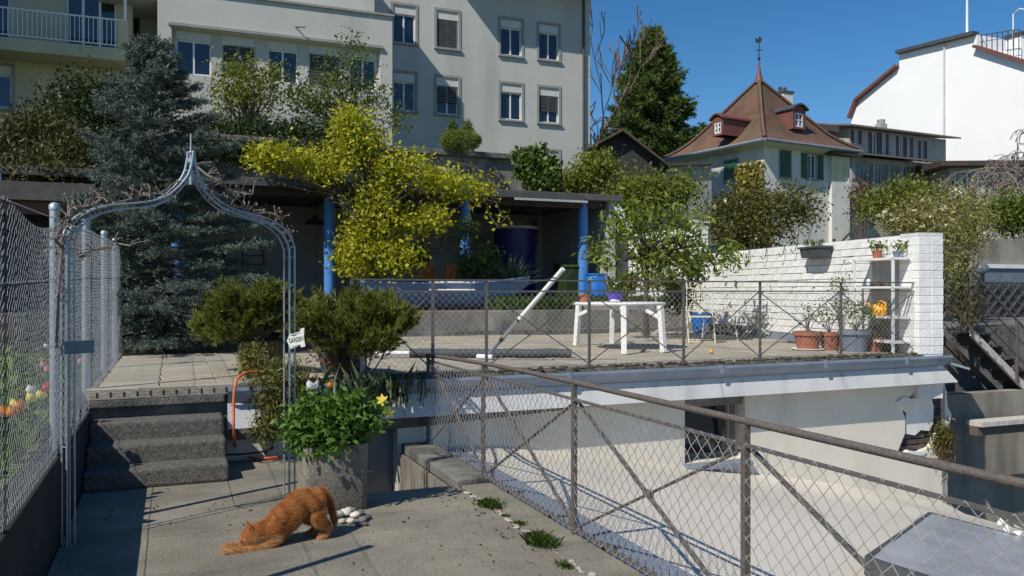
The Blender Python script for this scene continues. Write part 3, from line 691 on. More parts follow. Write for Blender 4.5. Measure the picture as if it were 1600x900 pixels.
# ================================================================== ROSE ARCH
def smooth_path(p, n=6):
    out = []
    for i in range(len(p)-1):
        a0, a1, a2, a3 = p[max(i-1,0)], p[i], p[i+1], p[min(i+2,len(p)-1)]
        for k in range(n): t = k/n; out.append(.5*((2*a1)+(a2-a0)*t+(2*a0-5*a1+4*a2-a3)*t*t+(3*a1-a0-3*a2+a3)*t**3))
    return out+[p[-1]]
AL, AR = V((-.61,5.72,0)), PZ(456,772,0); AR = V((AR.x, AR.y, 0)); ax = (AR-AL); aw = ax.length; ax.normalize(); an = V((-ax.y, ax.x, 0))
arch = thing('rose_arch', 'pointed galvanised wire rose arch standing at the foot of the steps', 'arch', (AL+AR)/2)
ap = PD(295,258,5.95); ztop = ap.z+.06; zs = 1.86
def archcurve(off):
    pts = []; hw = aw/2-off
    half = [(-hw,0.0),(-hw,.6),(-hw,1.2),(-hw,zs-.05)]+[(-hw*(1-t), zs+z*(ztop-zs)/.76) for t, z in [(.005,.03),(.03,.09),(.08,.16),(.18,.225),(.316,.272),(.48,.298),(.63,.325),(.75,.37),(.84,.435),(.92,.52),(.965,.60),(.988,.70),(.995,.76)]]
    half = [(x, z) for x, z in half if x < -.003]
    c = (AL+AR)/2
    f = lambda x, z: c+ax*x+V((0,0,z-off*.6 if z > zs else z))
    return [f(x, z) for x, z in half], [f(-x, z) for x, z in half]
k = 0
for dep in (-.035,.035):
    for off in (0,.045):
        for side in archcurve(off):
            b = MB(); b.tube(smooth_path([p+an*dep for p in side], 4), .0065, 6); b.build('hoop', M['galv'], arch, smooth=True)
b = MB()
for (i0, i1) in ((0,0),(0,1)):
    A0 = archcurve(0)[i1 if i0 == 0 else 0]; A1 = archcurve(.045)[i1 if i0 == 0 else 0]
    for j in range(len(A0)-1):
        for t in (0,):
            p = [q[j].lerp(q[j+1], t) for q in (A0, A1)]
            b.tube([p[0]+an*.035, p[1]+an*.035], .0035, 4); b.tube([p[0]-an*.035, p[1]-an*.035], .0035, 4)
            b.tube([p[0]+an*.035, p[0]-an*.035], .0035, 4)
b.build('rung', M['galv'], arch, kind='stuff')
b = MB(); c = (AL+AR)/2+V((0,0,ztop-.08)); b.tube([c-V((0,0,.15)), c+V((0,0,.20))], [.012,.005], 8); b.blob(c+V((0,0,.07)), .018,.018,.012, 10, 6); b.tube([c+V((0,0,-.0)),c+V((0,0,.03))], .022, 10); b.build('finial', M['galv'], arch, smooth=True)
b = MB(); q = AL+ax*.05; b.hexa([q+ax*x+an*(-.068+y)+V((0,0,z)) for z in (1.17,1.25) for x, y in ((-.08,0),(.10,0),(.10,.004),(-.08,.004))])
for sx in (1,): pass
o = b.build('name_plate', M['bluegrey'], arch, bevel=.004)
# a bare climbing stem wound over the arch
cl = thing('climbing_plant', 'bare knobbly climber stem wound over the top of the rose arch', 'climber', AL)
rg2 = random.Random(21); b = MB(); lft, rgt = archcurve(-.03)
def wob(pts, r):
    out = []
    for i in range(len(pts)-1):
        for t in (0,.5): out.append(pts[i].lerp(pts[i+1], t)+V((rg2.uniform(-.03,.03),rg2.uniform(-.05,.05),rg2.uniform(-.02,.03))))
    b.tube(out, [r*(1-.6*i/len(out)) for i in range(len(out))], 5); return out
o1 = wob(lft[2:13], .013); o2 = wob(rgt[5:13][::-1], .011)
o3 = wob([PD(120,400,5.7),PD(150,396,5.8),PD(180,380,5.85),PD(222,385,5.9)], .011); o4 = wob([PD(300,262,5.9),PD(345,290,5.9),PD(375,296,5.9),PD(412,322,5.9)], .010)
for pts in (o1, o2, o3, o4):
    for p in pts:
        for _ in range(3):
            d = V((rg2.uniform(-1,1),rg2.uniform(-1,1),rg2.uniform(-.3,1))).normalized(); ln = rg2.uniform(.03,.11)
            b.tube([p, p+d*ln*.5+V((0,0,.01)), p+d*ln], [.005,.004,.003], 4, False); b.blob(p+d*ln, .008,.008,.011, 5, 4)
b.build('woody_stem', M['pale_twig'], cl)
rg = np.random.default_rng(9); base_pts = np.array([p for pts in (o1,o2,o3,o4) for p in pts])
p = np.repeat(base_pts, 4, axis=0)+rg.normal(size=(len(base_pts)*4,3))*.04; leafmesh('withered_leaf', L['reddish'], cl, p, .03, rg, .4, kind='stuff')
# garden sign on the right leg
sgc = PD(467,528,6.05); sg = thing('garden_sign', 'small white arrow sign reading garden on the right leg of the arch', 'sign', sgc)
er = V((CA,-SA,0)); eu = V((0,0,1)); ef = V((SA,CA,0)); k = 6.05/F
tilt = R(10)
def sp(x, y, d=0):
    X = (x-467)*k; Z = (528-y)*k
    return sgc+er*X+eu*Z+ef*(d-.10)
def zp(X, Y): return (430+X*80/900, 490+Y*80/900)
poly = [zp(*p) for p in [(270,470),(325,335),(345,352),(498,300),(505,255),(572,236),(562,400),(588,560),(515,578),(505,542),(350,600),(342,608)]]
b = MB(); b.prism([sp(*p) for p in poly], ef*.008); b.build('board', M['sign_white'], sg)
for ln_ in ([(335,372),(500,318)], [(352,572),(505,528)]):
    b = MB(); a_, c_ = [sp(*zp(*p), -.002) for p in ln_]; b.bar(a_, c_, .002, .0025, ef); b.build('border_line', M['sign_ink'], sg)
def text(name, s, pos, size, mat, parent, rot, extr=.0008):
    cu = bpy.data.curves.new(name, 'FONT'); cu.body = s; cu.size = size; cu.extrude = extr; cu.align_x = 'CENTER'; cu.align_y = 'CENTER'; cu.materials.append(mat)
    o = bpy.data.objects.new(name, cu); link(o)
    me = bpy.data.meshes.new_from_object(o.evaluated_get(bpy.context.evaluated_depsgraph_get())); bpy.data.objects.remove(o); me.materials.clear(); me.materials.append(mat); me.name = name
    o = bpy.data.objects.new(name, me); link(o, parent); o.location = V(pos)-WB[parent.name]; o.rotation_euler = rot; return o
t = text('lettering', 'GARDEN', sp(*zp(428,446), -.002), .0285, M['sign_ink'], sg, (R(90), R(-11), -YAW)); t.scale = (.92,1.7,1)
t = text('lettering', 'to the', sp(*zp(400,366), -.002), .012, M['sign_ink'], sg, (R(90), R(-15), -YAW)); 

# ================================================================== WHITE BRICK WALL ON THE DECK
w0, w1 = V((9.33,8.30,0)), V((10.36,15.2,0)); wd = (w1-w0).normalized(); wnrm = V((-wd.y, wd.x, 0)); wl = (w1-w0).length
wang = math.atan2(wd.y, wd.x); WT = 2.34
wwall = thing('white_brick_wall', 'white painted brick wall with an end pier along the right side of the deck', 'wall', w0)
b = MB(); th = -wnrm*.2
def wp_(s, d, z): p = w0+wd*s-wnrm*d; return (p.x, p.y, z)
b.hexa([wp_(.3,.03,-3),wp_(.3,.24,-3),wp_(wl,.24,-3),wp_(wl,.03,-3),wp_(.3,.03,WT-.012),wp_(.3,.24,WT-.012),wp_(wl,.24,WT-.012),wp_(wl,.03,WT-.012)]); b.build('core', M['mortar'], wwall)
bl, bh = .30, .113; b = MB(); b.box((0,0,0), (bl-.009,.06,bh-.007)); bo = b.build('brick', M['brick_white']); bpy.data.objects.remove(bo); bm_ = bpy.data.meshes['brick'] if 'brick' in bpy.data.meshes else None
bm_ = [m for m in bpy.data.meshes if m.name.startswith('brick') and m.users == 0 and len(m.vertices) == 8][-1]
rows = int((WT-DZ-.12)/bh); cntb = 0; rest = MB()
for r_ in range(rows):
    for c_ in range(int((wl-.3)/bl)+1):
        s = .36+c_*bl+(bl/2 if r_ % 2 else 0)
        if s > wl-.35: continue
        z = DZ+.14+r_*bh; d = .0+rnd.choice([0,0,.0,-.003,.004,.006,-.010,.003])
        p = wp_(s, d, z)
        if cntb < 296:
            o = share('brick', bm_, wwall, p, (rnd.uniform(-.01,.01), rnd.uniform(-.006,.006), wang+math.pi), (-1 if False else 1,1,1)); o.location = V(wp_(s+bl-.012, d, z))-WB[wwall.name]; o.rotation_euler = (0, rnd.uniform(-.008,.008), wang+math.pi)
            o.scale = (rnd.uniform(.96,1), 1, rnd.uniform(.93,1)); cntb += 1
        else:
            rest.hexa([wp_(s,d,z),wp_(s,d+.05,z),wp_(s+bl-.012,d+.05,z),wp_(s+bl-.012,d,z),wp_(s,d,z+bh-.01),wp_(s,d+.05,z+bh-.01),wp_(s+bl-.012,d+.05,z+bh-.01),wp_(s+bl-.012,d,z+bh-.01)])
if rest.v: rest.build('brickwork', M['brick_white'], wwall, kind='stuff')
b = MB(); b.hexa([wp_(.3,-.012,DZ),wp_(.3,.05,DZ),wp_(wl,.05,DZ),wp_(wl,-.012,DZ),wp_(.3,-.006,DZ+.13),wp_(.3,.05,DZ+.13),wp_(wl,.05,DZ+.13),wp_(wl,-.006,DZ+.13)]); b.build('skirting', M['zinc'], wwall)
# end pier, coursed
pr = rnd
for r_ in range(int((WT+.03-DZ)/bh)):
    z = DZ+r_*bh; z2 = z+bh-.006; e = pr.uniform(0,.006)
    for q_ in range(2):
        a_ = (-.03+e, .16) if (r_+q_) % 2 else (.166, .36); dd = (-.05+e, .15-.003) if q_ == 0 else (.15, .345-e)
        if q_ == 0: s0, s1 = (-.03+e, .36); d0, d1 = -.05+e, .145
        else: s0, s1 = (-.03+e, .36); d0, d1 = .151, .345-e
        b = MB(); b.hexa([wp_(s0,d0,z),wp_(s0,d1,z),wp_(s1,d1,z),wp_(s1,d0,z),wp_(s0,d0,z2),wp_(s0,d1,z2),wp_(s1,d1,z2),wp_(s1,d0,z2)]); b.build('pier_block', M['brick_white'], wwall, bevel=.006)
b = MB(); b.hexa([wp_(-.02,-.04,DZ-.6),wp_(-.02,.34,DZ-.6),wp_(.35,.34,DZ-.6),wp_(.35,-.04,DZ-.6),wp_(-.02,-.04,WT+.0),wp_(-.02,.34,WT),wp_(.35,.34,WT),wp_(.35,-.04,WT)]); b.build('pier_core', M['mortar'], wwall)
# rear stretch by the planting bed, taller, with its own pier
rw = thing('rear_white_wall', 'taller white wall behind the peach tree at the back of the deck', 'wall', (10.4,15.4,1))
e0 = V((10.37,15.2,0)); e1 = e0+V((.03,1,0))*3.4
b = MB(); q = [e0,e1,e1+V((.2,0,0)),e0+V((.2,0,0))]; b.hexa([(p.x,p.y,.3) for p in q]+[(p.x,p.y,2.93) for p in q]); b.build('wall_body', M['brick_white'], rw, bevel=.01)
b = MB(); b.box((10.30,14.9,.3), (10.62,15.2,3.0)); b.build('pier', M['brick_white'], rw, bevel=.01)
b = MB(); b.box((10.27,14.87,3.0), (10.65,15.23,3.05)); b.build('coping', M['mortar'], rw, bevel=.01)
# iron hooks in the wall
for i, (x, y) in enumerate([(1173,385),(1200,384),(1228,383),(1247,381)]):
    t = along(w0, wd, x); d = (w0+wd*t); p = w0+wd*t; dep = p.x*SA+p.y*CA; z1_ = EYE+(CY-y)*dep/F; z0_ = z1_-(.30-.05*i)
    o = p+wnrm*.02; b = MB(); b.tube([(o.x,o.y,z1_),(o.x+wnrm.x*.03,o.y+wnrm.y*.03,z0_+.05),(o.x+wnrm.x*.09,o.y+wnrm.y*.09,z0_),(o.x+wnrm.x*.12,o.y+wnrm.y*.12,z0_+.06)], .008, 5)
    ho = b.build('wall_hook', M['dark'], None, (o.x,o.y,z0_), smooth=True)
    tag(ho, ['iron wall hook nearest the peach tree on the white wall','second iron wall hook from the peach tree','third iron hook from the peach tree on the white wall','iron wall hook nearest the hanging flower box'][i], 'hook', 'iron hooks on the white wall')
# hanging flower box
t = along(w0, wd, 1285); p = w0+wd*t+wnrm*.13; dep = p.x*SA+p.y*CA; z_ = EYE+(CY-395)*dep/F
fb = thing('flower_box', 'dark grey flower box hanging high on the white brick wall', 'flower box', (p.x,p.y,z_))
b = MB(); h_ = .30
def fp(s, d, z): q = p+wd*s+wnrm*d; return (q.x, q.y, z_+z)
b.hexa([fp(-h_*.9,-.08,-.08),fp(h_*.9,-.08,-.08),fp(h_*.9,.08,-.08),fp(-h_*.9,.08,-.08),fp(-h_,-.10,.09),fp(h_,-.10,.09),fp(h_,.10,.09),fp(-h_,.10,.09)]); b.build('trough', M['dark_grey'], fb, bevel=.01)
b = MB(); b.hexa([fp(-h_-.015,-.11,.07),fp(h_+.015,-.11,.07),fp(h_+.015,.115,.07),fp(-h_-.015,.115,.07),fp(-h_-.015,-.11,.10),fp(h_+.015,-.11,.10),fp(h_+.015,.115,.10),fp(-h_-.015,.115,.10)]); b.build('rim', M['dark_grey'], fb)
rg = np.random.default_rng(31); pts = np.array(fp(0,0,.10))+np.c_[rg.uniform(-.2,.2,90),rg.uniform(-.06,.06,90),np.zeros(90)]; blades('seedlings', L['fresh'], fb, pts, .12, .004, rg)
# low concrete wall at the back of the deck
lc = thing('back_retaining_wall', 'low weathered concrete wall with streaks along the back of the deck', 'wall', (5,15.3,DZ))
b = MB(); b.box((-.7,15.18,.4), (10.3,15.42,1.17)); b.build('wall_body', M['lowwall'], lc, bevel=.015)
b = MB(); b.box((2.3,15.06,DZ-.02), (10.2,15.18,DZ+.09)); b.build('footing', M['old_concrete'], lc, bevel=.01)

# ================================================================== THINGS ON THE DECK
# table
tcn = PZ(967,545,DZ); tb = thing('garden_table', 'oval white plastic garden table on the deck', 'table', (tcn.x,tcn.y,DZ))
TH = .69
b = MB(); b.lathe([(.60,TH-.045),(.655,TH-.04),(.665,TH-.02),(.655,TH-.004),(.62,TH),(.0,TH)], tb.location*1.0-V((0,0,0)) if False else (tcn.x,tcn.y,DZ), 36, 1.06, .96); b.build('tabletop', M['white_plastic'], tb, smooth=True)
lt = [PZ(900,540,DZ), PZ(975,554,DZ), PZ(1037,551,DZ), PZ(956,537,DZ)]
for p in lt:
    d = (V((p.x,p.y,0))-V((tcn.x,tcn.y,0))); tp = V((tcn.x,tcn.y,DZ+TH-.04))+d*.93; a = V((p.x,p.y,DZ))
    b = MB(); b.bar(a, tp, .075, .075, (d.x,d.y,0)); b.bar(a.lerp(tp,.72), V((tcn.x,tcn.y,DZ+TH-.05))+d*.45, .05, .05); b.build('leg', M['white_plastic'], tb, bevel=.01)
b = MB(); b.lathe([(.5,TH-.10),(.5,TH-.043)], (tcn.x,tcn.y,DZ), 28, 1.06, .96); b.build('apron', M['white_plastic'], tb)
def pot(name, label, c, r, h, mat, group=None, rim=True, saucer=None, cat='pot'):
    t = thing(name, label, cat, c, group); b = MB()
    prof = [(r*.68,0),(r*.9,h*.8)]+([(r,h*.8),(r,h),(r*.88,h),(r*.86,h*.86),(.01,h*.86)] if rim else [(r,h),(r*.9,h),(r*.88,h*.88),(.01,h*.88)])
    b.lathe(prof, c, 18); b.build('body', M[mat], t, smooth=True)
    b = MB(); b.lathe([(r*.87,h*.84),(r*.5,h*.89),(.01,h*.9)], c, 12); b.build('soil', M['soil'], t)
    if saucer: b = MB(); b.lathe([(r*.9,0),(r*1.1,.03),(r*1.08,.035),(.01,.012)], V(c)-V((0,0,.006)), 18); b.build('saucer', M[saucer], t, smooth=True)
    return t
tz = DZ+TH
def tpt(x, dy): p = PD(x, 460, tcn.x*SA+tcn.y*CA+dy); return V((p.x,p.y,tz))
pot('clay_bowl', 'small orange clay bowl on the left end of the white table', tpt(914,-.1), .10, .12, 'terracotta')
p1 = pot('purple_flower_pot', 'purple bowl with a small plant on the white table', tpt(961,0), .125, .13, 'purple', rim=False)
rg = np.random.default_rng(12); c = np.array(p1.location)+np.array([0,0,.13])
blades('plant', L['fresh'], p1, c+rg.normal(size=(60,3))*np.array([.05,.05,.0]), .26, .006, rg, .6); leafmesh('blossom', L['cream_flower'], p1, c+np.array([0,0,.09])+rg.normal(size=(40,3))*np.array([.06,.06,.05]), .035, rg, .8)
b = MB(); c = tpt(959,-.2); b.blob(c+V((0,0,.02)), .06,.04,.022, 8,6,.2); b.blob(c+V((.06,.01,.015)), .04,.03,.018, 8,6,.2)
tag(b.build('white_cloth', M['white_plastic'], None, c), 'folded white cloth lying in front of the purple bowl', 'cloth')

# wrought iron chairs
def arc(c, a1, b1, r, t0, t1, n=10): return [c+a1*r*math.cos(t0+(t1-t0)*i/n)+b1*r*math.sin(t0+(t1-t0)*i/n) for i in range(n+1)]
def spiral(c, a1, b1, r0, r1, t0, t1, n=16): return [c+(a1*math.cos(t)+b1*math.sin(t))*(r0+(r1-r0)*i/n) for i in range(n+1) for t in [t0+(t1-t0)*i/n]]
X, Y, Z = V((1,0,0)), V((0,1,0)), V((0,0,1))
def chair(label, group):
    r = thing('iron_chair', label, 'chair', (0,0,0), group); w_, sh, tr = .21, .43, .011
    for s in (-1,1):
        b = MB(); b.tube([(s*w_,-.24,0),(s*w_,-.02,.24),(s*w_,.20,sh)], tr, 6); b.build('leg', M['cream_metal'], r, smooth=True)
        b = MB(); b.tube([(s*w_,.28,0),(s*w_,.0,.22),(s*w_,-.20,sh)], tr, 6); b.build('leg', M['cream_metal'], r, smooth=True)
        b = MB(); b.tube([(s*w_,.18,sh),(s*w_,.22,.7),(s*w_*.98,.30,1.0)], .009, 6); b.build('back_post', M['cream_metal'], r, smooth=True)
    b = MB()
    for k in range(9): b.box((-w_,-.20+k*.046,sh), (w_,-.17+k*.046,sh+.012))
    b.build('seat', M['cream_metal'], r)
    for y_, z_ in ((-.2,sh),(.2,sh),(-.23,.03),(.27,.03)): b = MB(); b.tube([(-w_,y_,z_),(w_,y_,z_)], .009, 5); b.build('stretcher', M['cream_metal'], r)
    b = MB()
    def bp(x, z): return V((x, .18+.04*(z-sh)/.27+.05*max(0,(z-.7)/.3), z))
    def crv(pts, rad=.008): b.tube([bp(*p) for p in pts], rad, 5)
    def sp2(cx, cz, r0, r1, t0, t1): crv([(cx+(r0+(r1-r0)*i/16)*math.cos(t0+(t1-t0)*i/16), cz+(r0+(r1-r0)*i/16)*math.sin(t0+(t1-t0)*i/16)) for i in range(17)])
    for s in (-1,1):
        sp2(s*.10, .97, .09, .015, math.pi if s > 0 else 0, (math.pi+s*7.5) if s > 0 else -7.5)
        sp2(s*.13, .80, .07, .012, math.pi/2, math.pi/2+s*7)
        for k in range(6):
            a = .25+k*.22; crv([(0,sh+.04),(s*.08*math.cos(a)*1.2,sh+.12+.1*math.sin(a)),(s*.19*math.cos(a)*1.05,sh+.04+.26*math.sin(a))], .006)
    crv([(.19*math.cos(math.pi*i/14),sh+.04+.26*math.sin(math.pi*i/14)) for i in range(15)])
    crv([(-w_,.72),(w_,.72)]); crv([(-w_,.90),(w_,.90)])
    for k in range(7): crv([(-.12+k*.04,.72),(-.10+k*.033,.90)], .006)
    b.build('backrest', M['cream_metal'], r)
    return r
c1 = chair('cream wrought iron scroll chair in front of the blue planter by the bistro table', 'cream wrought iron chairs')
p = PZ(1095,536,DZ); c1.location = (p.x,p.y,DZ); c1.rotation_euler = (0,0,R(-30)); WB[c1.name] = V(c1.location)
p = PZ(1182,528,DZ); copy_tree(c1, (p.x,p.y,DZ), R(-122), 'cream wrought iron chair seen side on by the white wall')
p = PZ(1042,524,DZ); copy_tree(c1, (p.x,p.y,DZ), R(62), 'cream wrought iron chair half behind the white table leg')
bt = PZ(1112,531,DZ); bs = thing('bistro_table', 'cream iron bistro table with arched legs standing among the iron chairs', 'table', bt)
b = MB(); b.lathe([(.47,.70),(.50,.705),(.50,.722),(.47,.725),(.01,.725)], bt, 28); b.build('tabletop', M['cream_metal'], bs, smooth=True)
for k in range(4):
    a = .6+k*math.pi/2; d = V((math.cos(a),math.sin(a),0)); b = MB(); b.tube([bt+d*.44,bt+d*.40+Z*.35,bt+d*.32+Z*.58,bt+d*.18+Z*.69], .010, 6); b.build('leg', M['cream_metal'], bs, smooth=True)
b = MB()
for k in range(4):
    a = .6+k*math.pi/2; d = V((math.cos(a),math.sin(a),0)); b.tube([bt+d*.41+Z*.16, bt+d*.2+Z*.24, bt+Z*.20], .007, 5); b.tube(spiral(bt+d*.2+Z*.3, d, Z, .09, .02, 0, 7), .006, 5)
b.build('scrollwork', M['cream_metal'], bs); bs.scale = (1.05,1.05,.72)
p = PZ(1097,520,DZ); pot('blue_planter', 'bright blue round planter behind the cream iron chair', V((p.x,p.y,DZ)), .26, .42, 'blue_plastic', rim=False)

# pole brush leaning on the railing
hd = PZ(762,562,DZ); tip = PD(880,420,9.55); pole = thing('pool_brush', 'long white telescopic pole with a brush head leaning over the railing', 'brush', hd)
b0_ = hd+V((0,0,.05)); ptm = b0_.lerp(tip,.20)
ptm2 = b0_.lerp(tip, .44)
b = MB(); b.tube([b0_,ptm], .022, 8); b.build('lower_tube', M['bluegrey'], pole, smooth=True)
b = MB(); b.tube([ptm,ptm2], .024, 8); b.build('middle_tube', M['steel'], pole, smooth=True)
b = MB(); b.tube([ptm2,tip], .029, 8); b.build('upper_tube', M['white_plastic'], pole, smooth=True)
for q in (ptm, ptm2): b = MB(); d = (tip-b0_).normalized(); b.tube([q-d*.03,q+d*.03], .028, 8); b.build('clamp', M['dark'], pole, smooth=True)
b = MB(); b.tube([hd+er*-.13+Z*.035+ef*.05, hd+er*.06+Z*.035-ef*.05], .032, 8); b.build('brush_head', M['white_plastic'], pole, smooth=True)
b = MB(); b.box((hd.x-.01,hd.y-.05,DZ+.0), (hd.x+.07,hd.y+.02,DZ+.05)); b.build('end_block', M['dark'], pole, bevel=.006)
b = MB(); b.tube([tip+er*.1, tip+er*.05-Z*.08, tip-er*.03-Z*.14, tip-er*.10-Z*.10, tip-er*.35-Z*.16, tip-er*.6-Z*.22], .008, 5); b.build('cord', M['dark'], pole)
# roller of the pool cover
ra, rb_, rc_ = PZ(575,553,DZ+.05), PZ(640,553,DZ+.05), PZ(893,553,DZ+.05)
rl = thing('cover_roller', 'long dark roller tube lying on the deck behind the railing', 'roller', V((rb_.x,rb_.y,DZ)))
b = MB(); b.tube([V((rb_.x,rb_.y,DZ+.06)).lerp(V((rc_.x,rc_.y,DZ+.06)), i/8)+V((0,.012*math.sin(i*2),.006*math.sin(i*3))) for i in range(9)], .058, 10); b.build('roll', M['dark_grey'], rl, smooth=True)
b = MB(); b.tube([(ra.x,ra.y,DZ+.06),(rb_.x,rb_.y,DZ+.06)], .028, 8); b.build('tube_end', M['white_plastic'], rl, smooth=True)
b = MB(); c = V((ra.x,ra.y-.02,DZ+.075)); b.tube([c-ef*.02,c+ef*.02], .075, 16); b.build('wheel', M['dark'], rl)
b = MB()
for k in range(5): a = k*1.2566; b.bar(c-ef*.026, c-ef*.026+er*.062*math.cos(a)+Z*.062*math.sin(a), .012)
b.tube([c-ef*.03,c-ef*.02], .02, 8); b.build('spokes', M['old_concrete'], rl)
b = MB(); b.tube([c+er*.12-ef*.02+Z*.0, c+er*.22-ef*.12-Z*.045], .026, 8); b.tube([c+er*.2-ef*.10-Z*.04, c+er*.23-ef*.13-Z*.05], .034, 8); b.build('foot', M['white_plastic'], rl, smooth=True)
# standing bent pipe at deck corner
p = PZ(566,592,DZ); b = MB(); b.tube([(p.x,p.y,DZ-.1),(p.x,p.y,DZ+.20),(p.x-.02,p.y-.02,DZ+.26),(p.x-.08,p.y-.05,DZ+.28)], .022, 8)
tag(b.build('bent_pipe', M['galv'], None, (p.x,p.y,DZ-.1), smooth=True), 'short bent grey pipe standing at the corner of the deck', 'pipe')

# shelf against the wall
sA = w0+wd*along(w0, wd, 1426)+wnrm*.17; sB = w0+wd*along(w0, wd, 1364)+wnrm*.17; SH0 = DZ
shf = thing('plant_shelf', 'white metal plant shelf standing against the white brick wall', 'shelf', V((sA.x,sA.y,DZ)))
SHH = EYE+(CY-402)*(sA.x*SA+sA.y*CA)/F-DZ
sl_ = (sB-sA)
def shp(t, d, z): q = sA+sl_*t-wnrm*d; return V((q.x,q.y,DZ+z))
for t in (0,1):
    for d in (-.14,.14):
        b = MB(); b.bar(shp(t,d,0), shp(t,d,SHH), .03, .03, wd); b.build('post', M['white_metal'], shf)
lev = [SHH, SHH*.70, SHH*.385, SHH*.13]
for z in lev:
    b = MB(); b.hexa([shp(-.03,-.155,z-.03),shp(1.03,-.155,z-.03),shp(1.03,.155,z-.03),shp(-.03,.155,z-.03),shp(-.03,-.155,z),shp(1.03,-.155,z),shp(1.03,.155,z),shp(-.03,.155,z)]); b.build('shelf_board', M['white_metal'], shf)
b = MB(); b.hexa([shp(0,.150,.05),shp(1,.150,.05),shp(1,.156,.05),shp(0,.156,.05),shp(0,.150,SHH-.03),shp(1,.150,SHH-.03),shp(1,.156,SHH-.03),shp(0,.156,SHH-.03)]); b.build('back_panel', M['annex'], shf)
# orange watering can
wcp = shp(.52,-.03,lev[2]); wc = thing('watering_can', 'orange plastic watering can on the middle shelf', 'watering can', wcp)
b = MB(); b.lathe([(.085,0),(.105,.02),(.10,.13),(.07,.155),(.055,.17),(.04,.155)], wcp, 16); b.build('body', M['orange_plastic'], wc, smooth=True)
b = MB(); d = sl_.normalized(); b.tube([wcp+d*.09+Z*.04, wcp+d*.17+Z*.10, wcp+d*.22+Z*.15], [.022,.014,.012], 8); b.tube([wcp+d*.21+Z*.14, wcp+d*.235+Z*.165], [.012,.03], 10); b.build('spout', M['orange_plastic'], wc, smooth=True)
b = MB(); b.tube([wcp-d*.09+Z*.05, wcp-d*.15+Z*.10, wcp-d*.13+Z*.18, wcp-d*.03+Z*.215, wcp+d*.05+Z*.165], .011, 7); b.build('handle', M['orange_plastic'], wc, smooth=True)
def potplant(name, label, c, r, h, mat, leaf, n, hh, sp_, seed, group=None, saucer=None, size=.05, bare=False):
    t = pot(name, label, c, r, h, mat, group, saucer=saucer, cat='potted plant'); rg = np.random.default_rng(seed); top = np.array(c)+np.array([0,0,h*.9])
    mb = MB(); tg = top+np.c_[rg.normal(size=(9,2))*sp_*.8, hh*(.5+.5*rg.random(9))]; limbs(mb, top, tg, .007, rg); mb.build('stem', M['twig'], t)
    if n: leafmesh('foliage', L[leaf], t, np.repeat(tg, max(1,n//9), axis=0)+rg.normal(size=(9*max(1,n//9),3))*np.array([sp_,sp_,hh*.22])*.6, size, rg, .5)
    return t
potplant('shelf_pot', 'terracotta pot with a leafy seedling on top of the white shelf', shp(.62,0,lev[0]), .075, .12, 'terracotta', 'fresh', 70, .12, .08, 1, size=.06)
potplant('shelf_pot', 'dark small pot with a plant at the edge of the shelf top', shp(.12,0,lev[0]), .06, .09, 'bluegrey', 'fresh', 60, .12, .09, 2, size=.06)
b = MB(); c = shp(.55,-.02,lev[1]); 
for k in range(5): b.blob(c+sl_*(-.22+.10*k)+V((0,0,.03+.02*(k%2))), .05,.05,.045,7,5,.3)
tag(b.build('dry_bouquet', M['bark'], None, c), 'dark dried plant remains on the second shelf', 'dried plant')
b = MB(); b.blob(shp(.72,-.08,lev[1]+.06), .03,.03,.05, 8,6,.1); tag(b.build('white_ornament', M['white_plastic'], None, shp(.72,-.08,lev[1])), 'little white ornament beside the dried plant on the shelf', 'ornament')
def gp_(x, y): p = PZ(x, y, DZ); return V((p.x,p.y,DZ))
potplant('terracotta_pot', 'wide terracotta pot with pale twigs on a white saucer, leftmost by the wall', gp_(1262,547), .21, .27, 'terracotta', 'olive_light', 40, .55, .14, 3, 'pots at the foot of the white wall', 'white_plastic')
potplant('terracotta_pot', 'plain terracotta pot between the saucer pot and the grey pot', gp_(1297,547), .155, .26, 'terracotta', 'green', 150, .35, .15, 4, 'pots at the foot of the white wall')
potplant('grey_pot', 'large blue grey pot with bushy herbs beside the shelf', gp_(1336,549), .23, .30, 'bluegrey', 'green', 420, .42, .22, 5, 'pots at the foot of the white wall')
potplant('terracotta_pot', 'small terracotta pot nearest the foot of the white shelf', gp_(1368,549), .14, .19, 'terracotta', 'olive', 120, .18, .14, 6, 'pots at the foot of the white wall')
potplant('tall_herb_pot', 'slim dark pot with a tall airy herb behind the grey pot', gp_(1312,542), .11, .22, 'dark_grey', 'green', 200, .95, .12, 7, None, size=.045)
p = PZ(1111,553,DZ); b = MB(); b.blob((p.x,p.y,DZ+.025), .035,.03,.022, 8,6,.1); b.blob((p.x,p.y,DZ+.045), .02,.02,.02, 8,6); tag(b.build('toy_duck', M['orange_plastic'], None, (p.x,p.y,DZ)), 'tiny yellow toy on the deck edge by the railing', 'toy')

# boat on the planting bed
ba, bb = PD(566,450,16.6), PD(838,440,17.4); bd = (bb-ba); bd.z = 0; bl_ = bd.length; bd.normalize(); bn = V((-bd.y,bd.x,0))
bt0 = V((ba.x,ba.y,1.17)); boat = thing('rowing_boat', 'old blue rowing boat resting on the planting bed behind the deck', 'boat', bt0)
secs = []; nS, nK = 18, 9
for i in range(nS+1):
    t = i/nS; wid = .62*(1-max(0,(t-.35)/.65)**2.2)*(.78+.22*min(1,t/.25)) ; wid = max(wid, .015); zt = .52+.04*(1-2*t)**2+.16*max(0,t-.5)**1.5*2; zk = .02+.50*max(0,(t-.72)/.28)**1.6
    xx = bl_*t; row = []
    for k in range(nK):
        a = -1+2*k/(nK-1); s = math.copysign(abs(a)**.75, a); z = zk+(zt-zk)*abs(a)**2.6
        row.append(bt0+bd*(xx+(.10 if t > .9 else 0)*abs(a)**2*0)+bn*(wid*s+.62)+V((0,0,z)))
    secs.append(row)
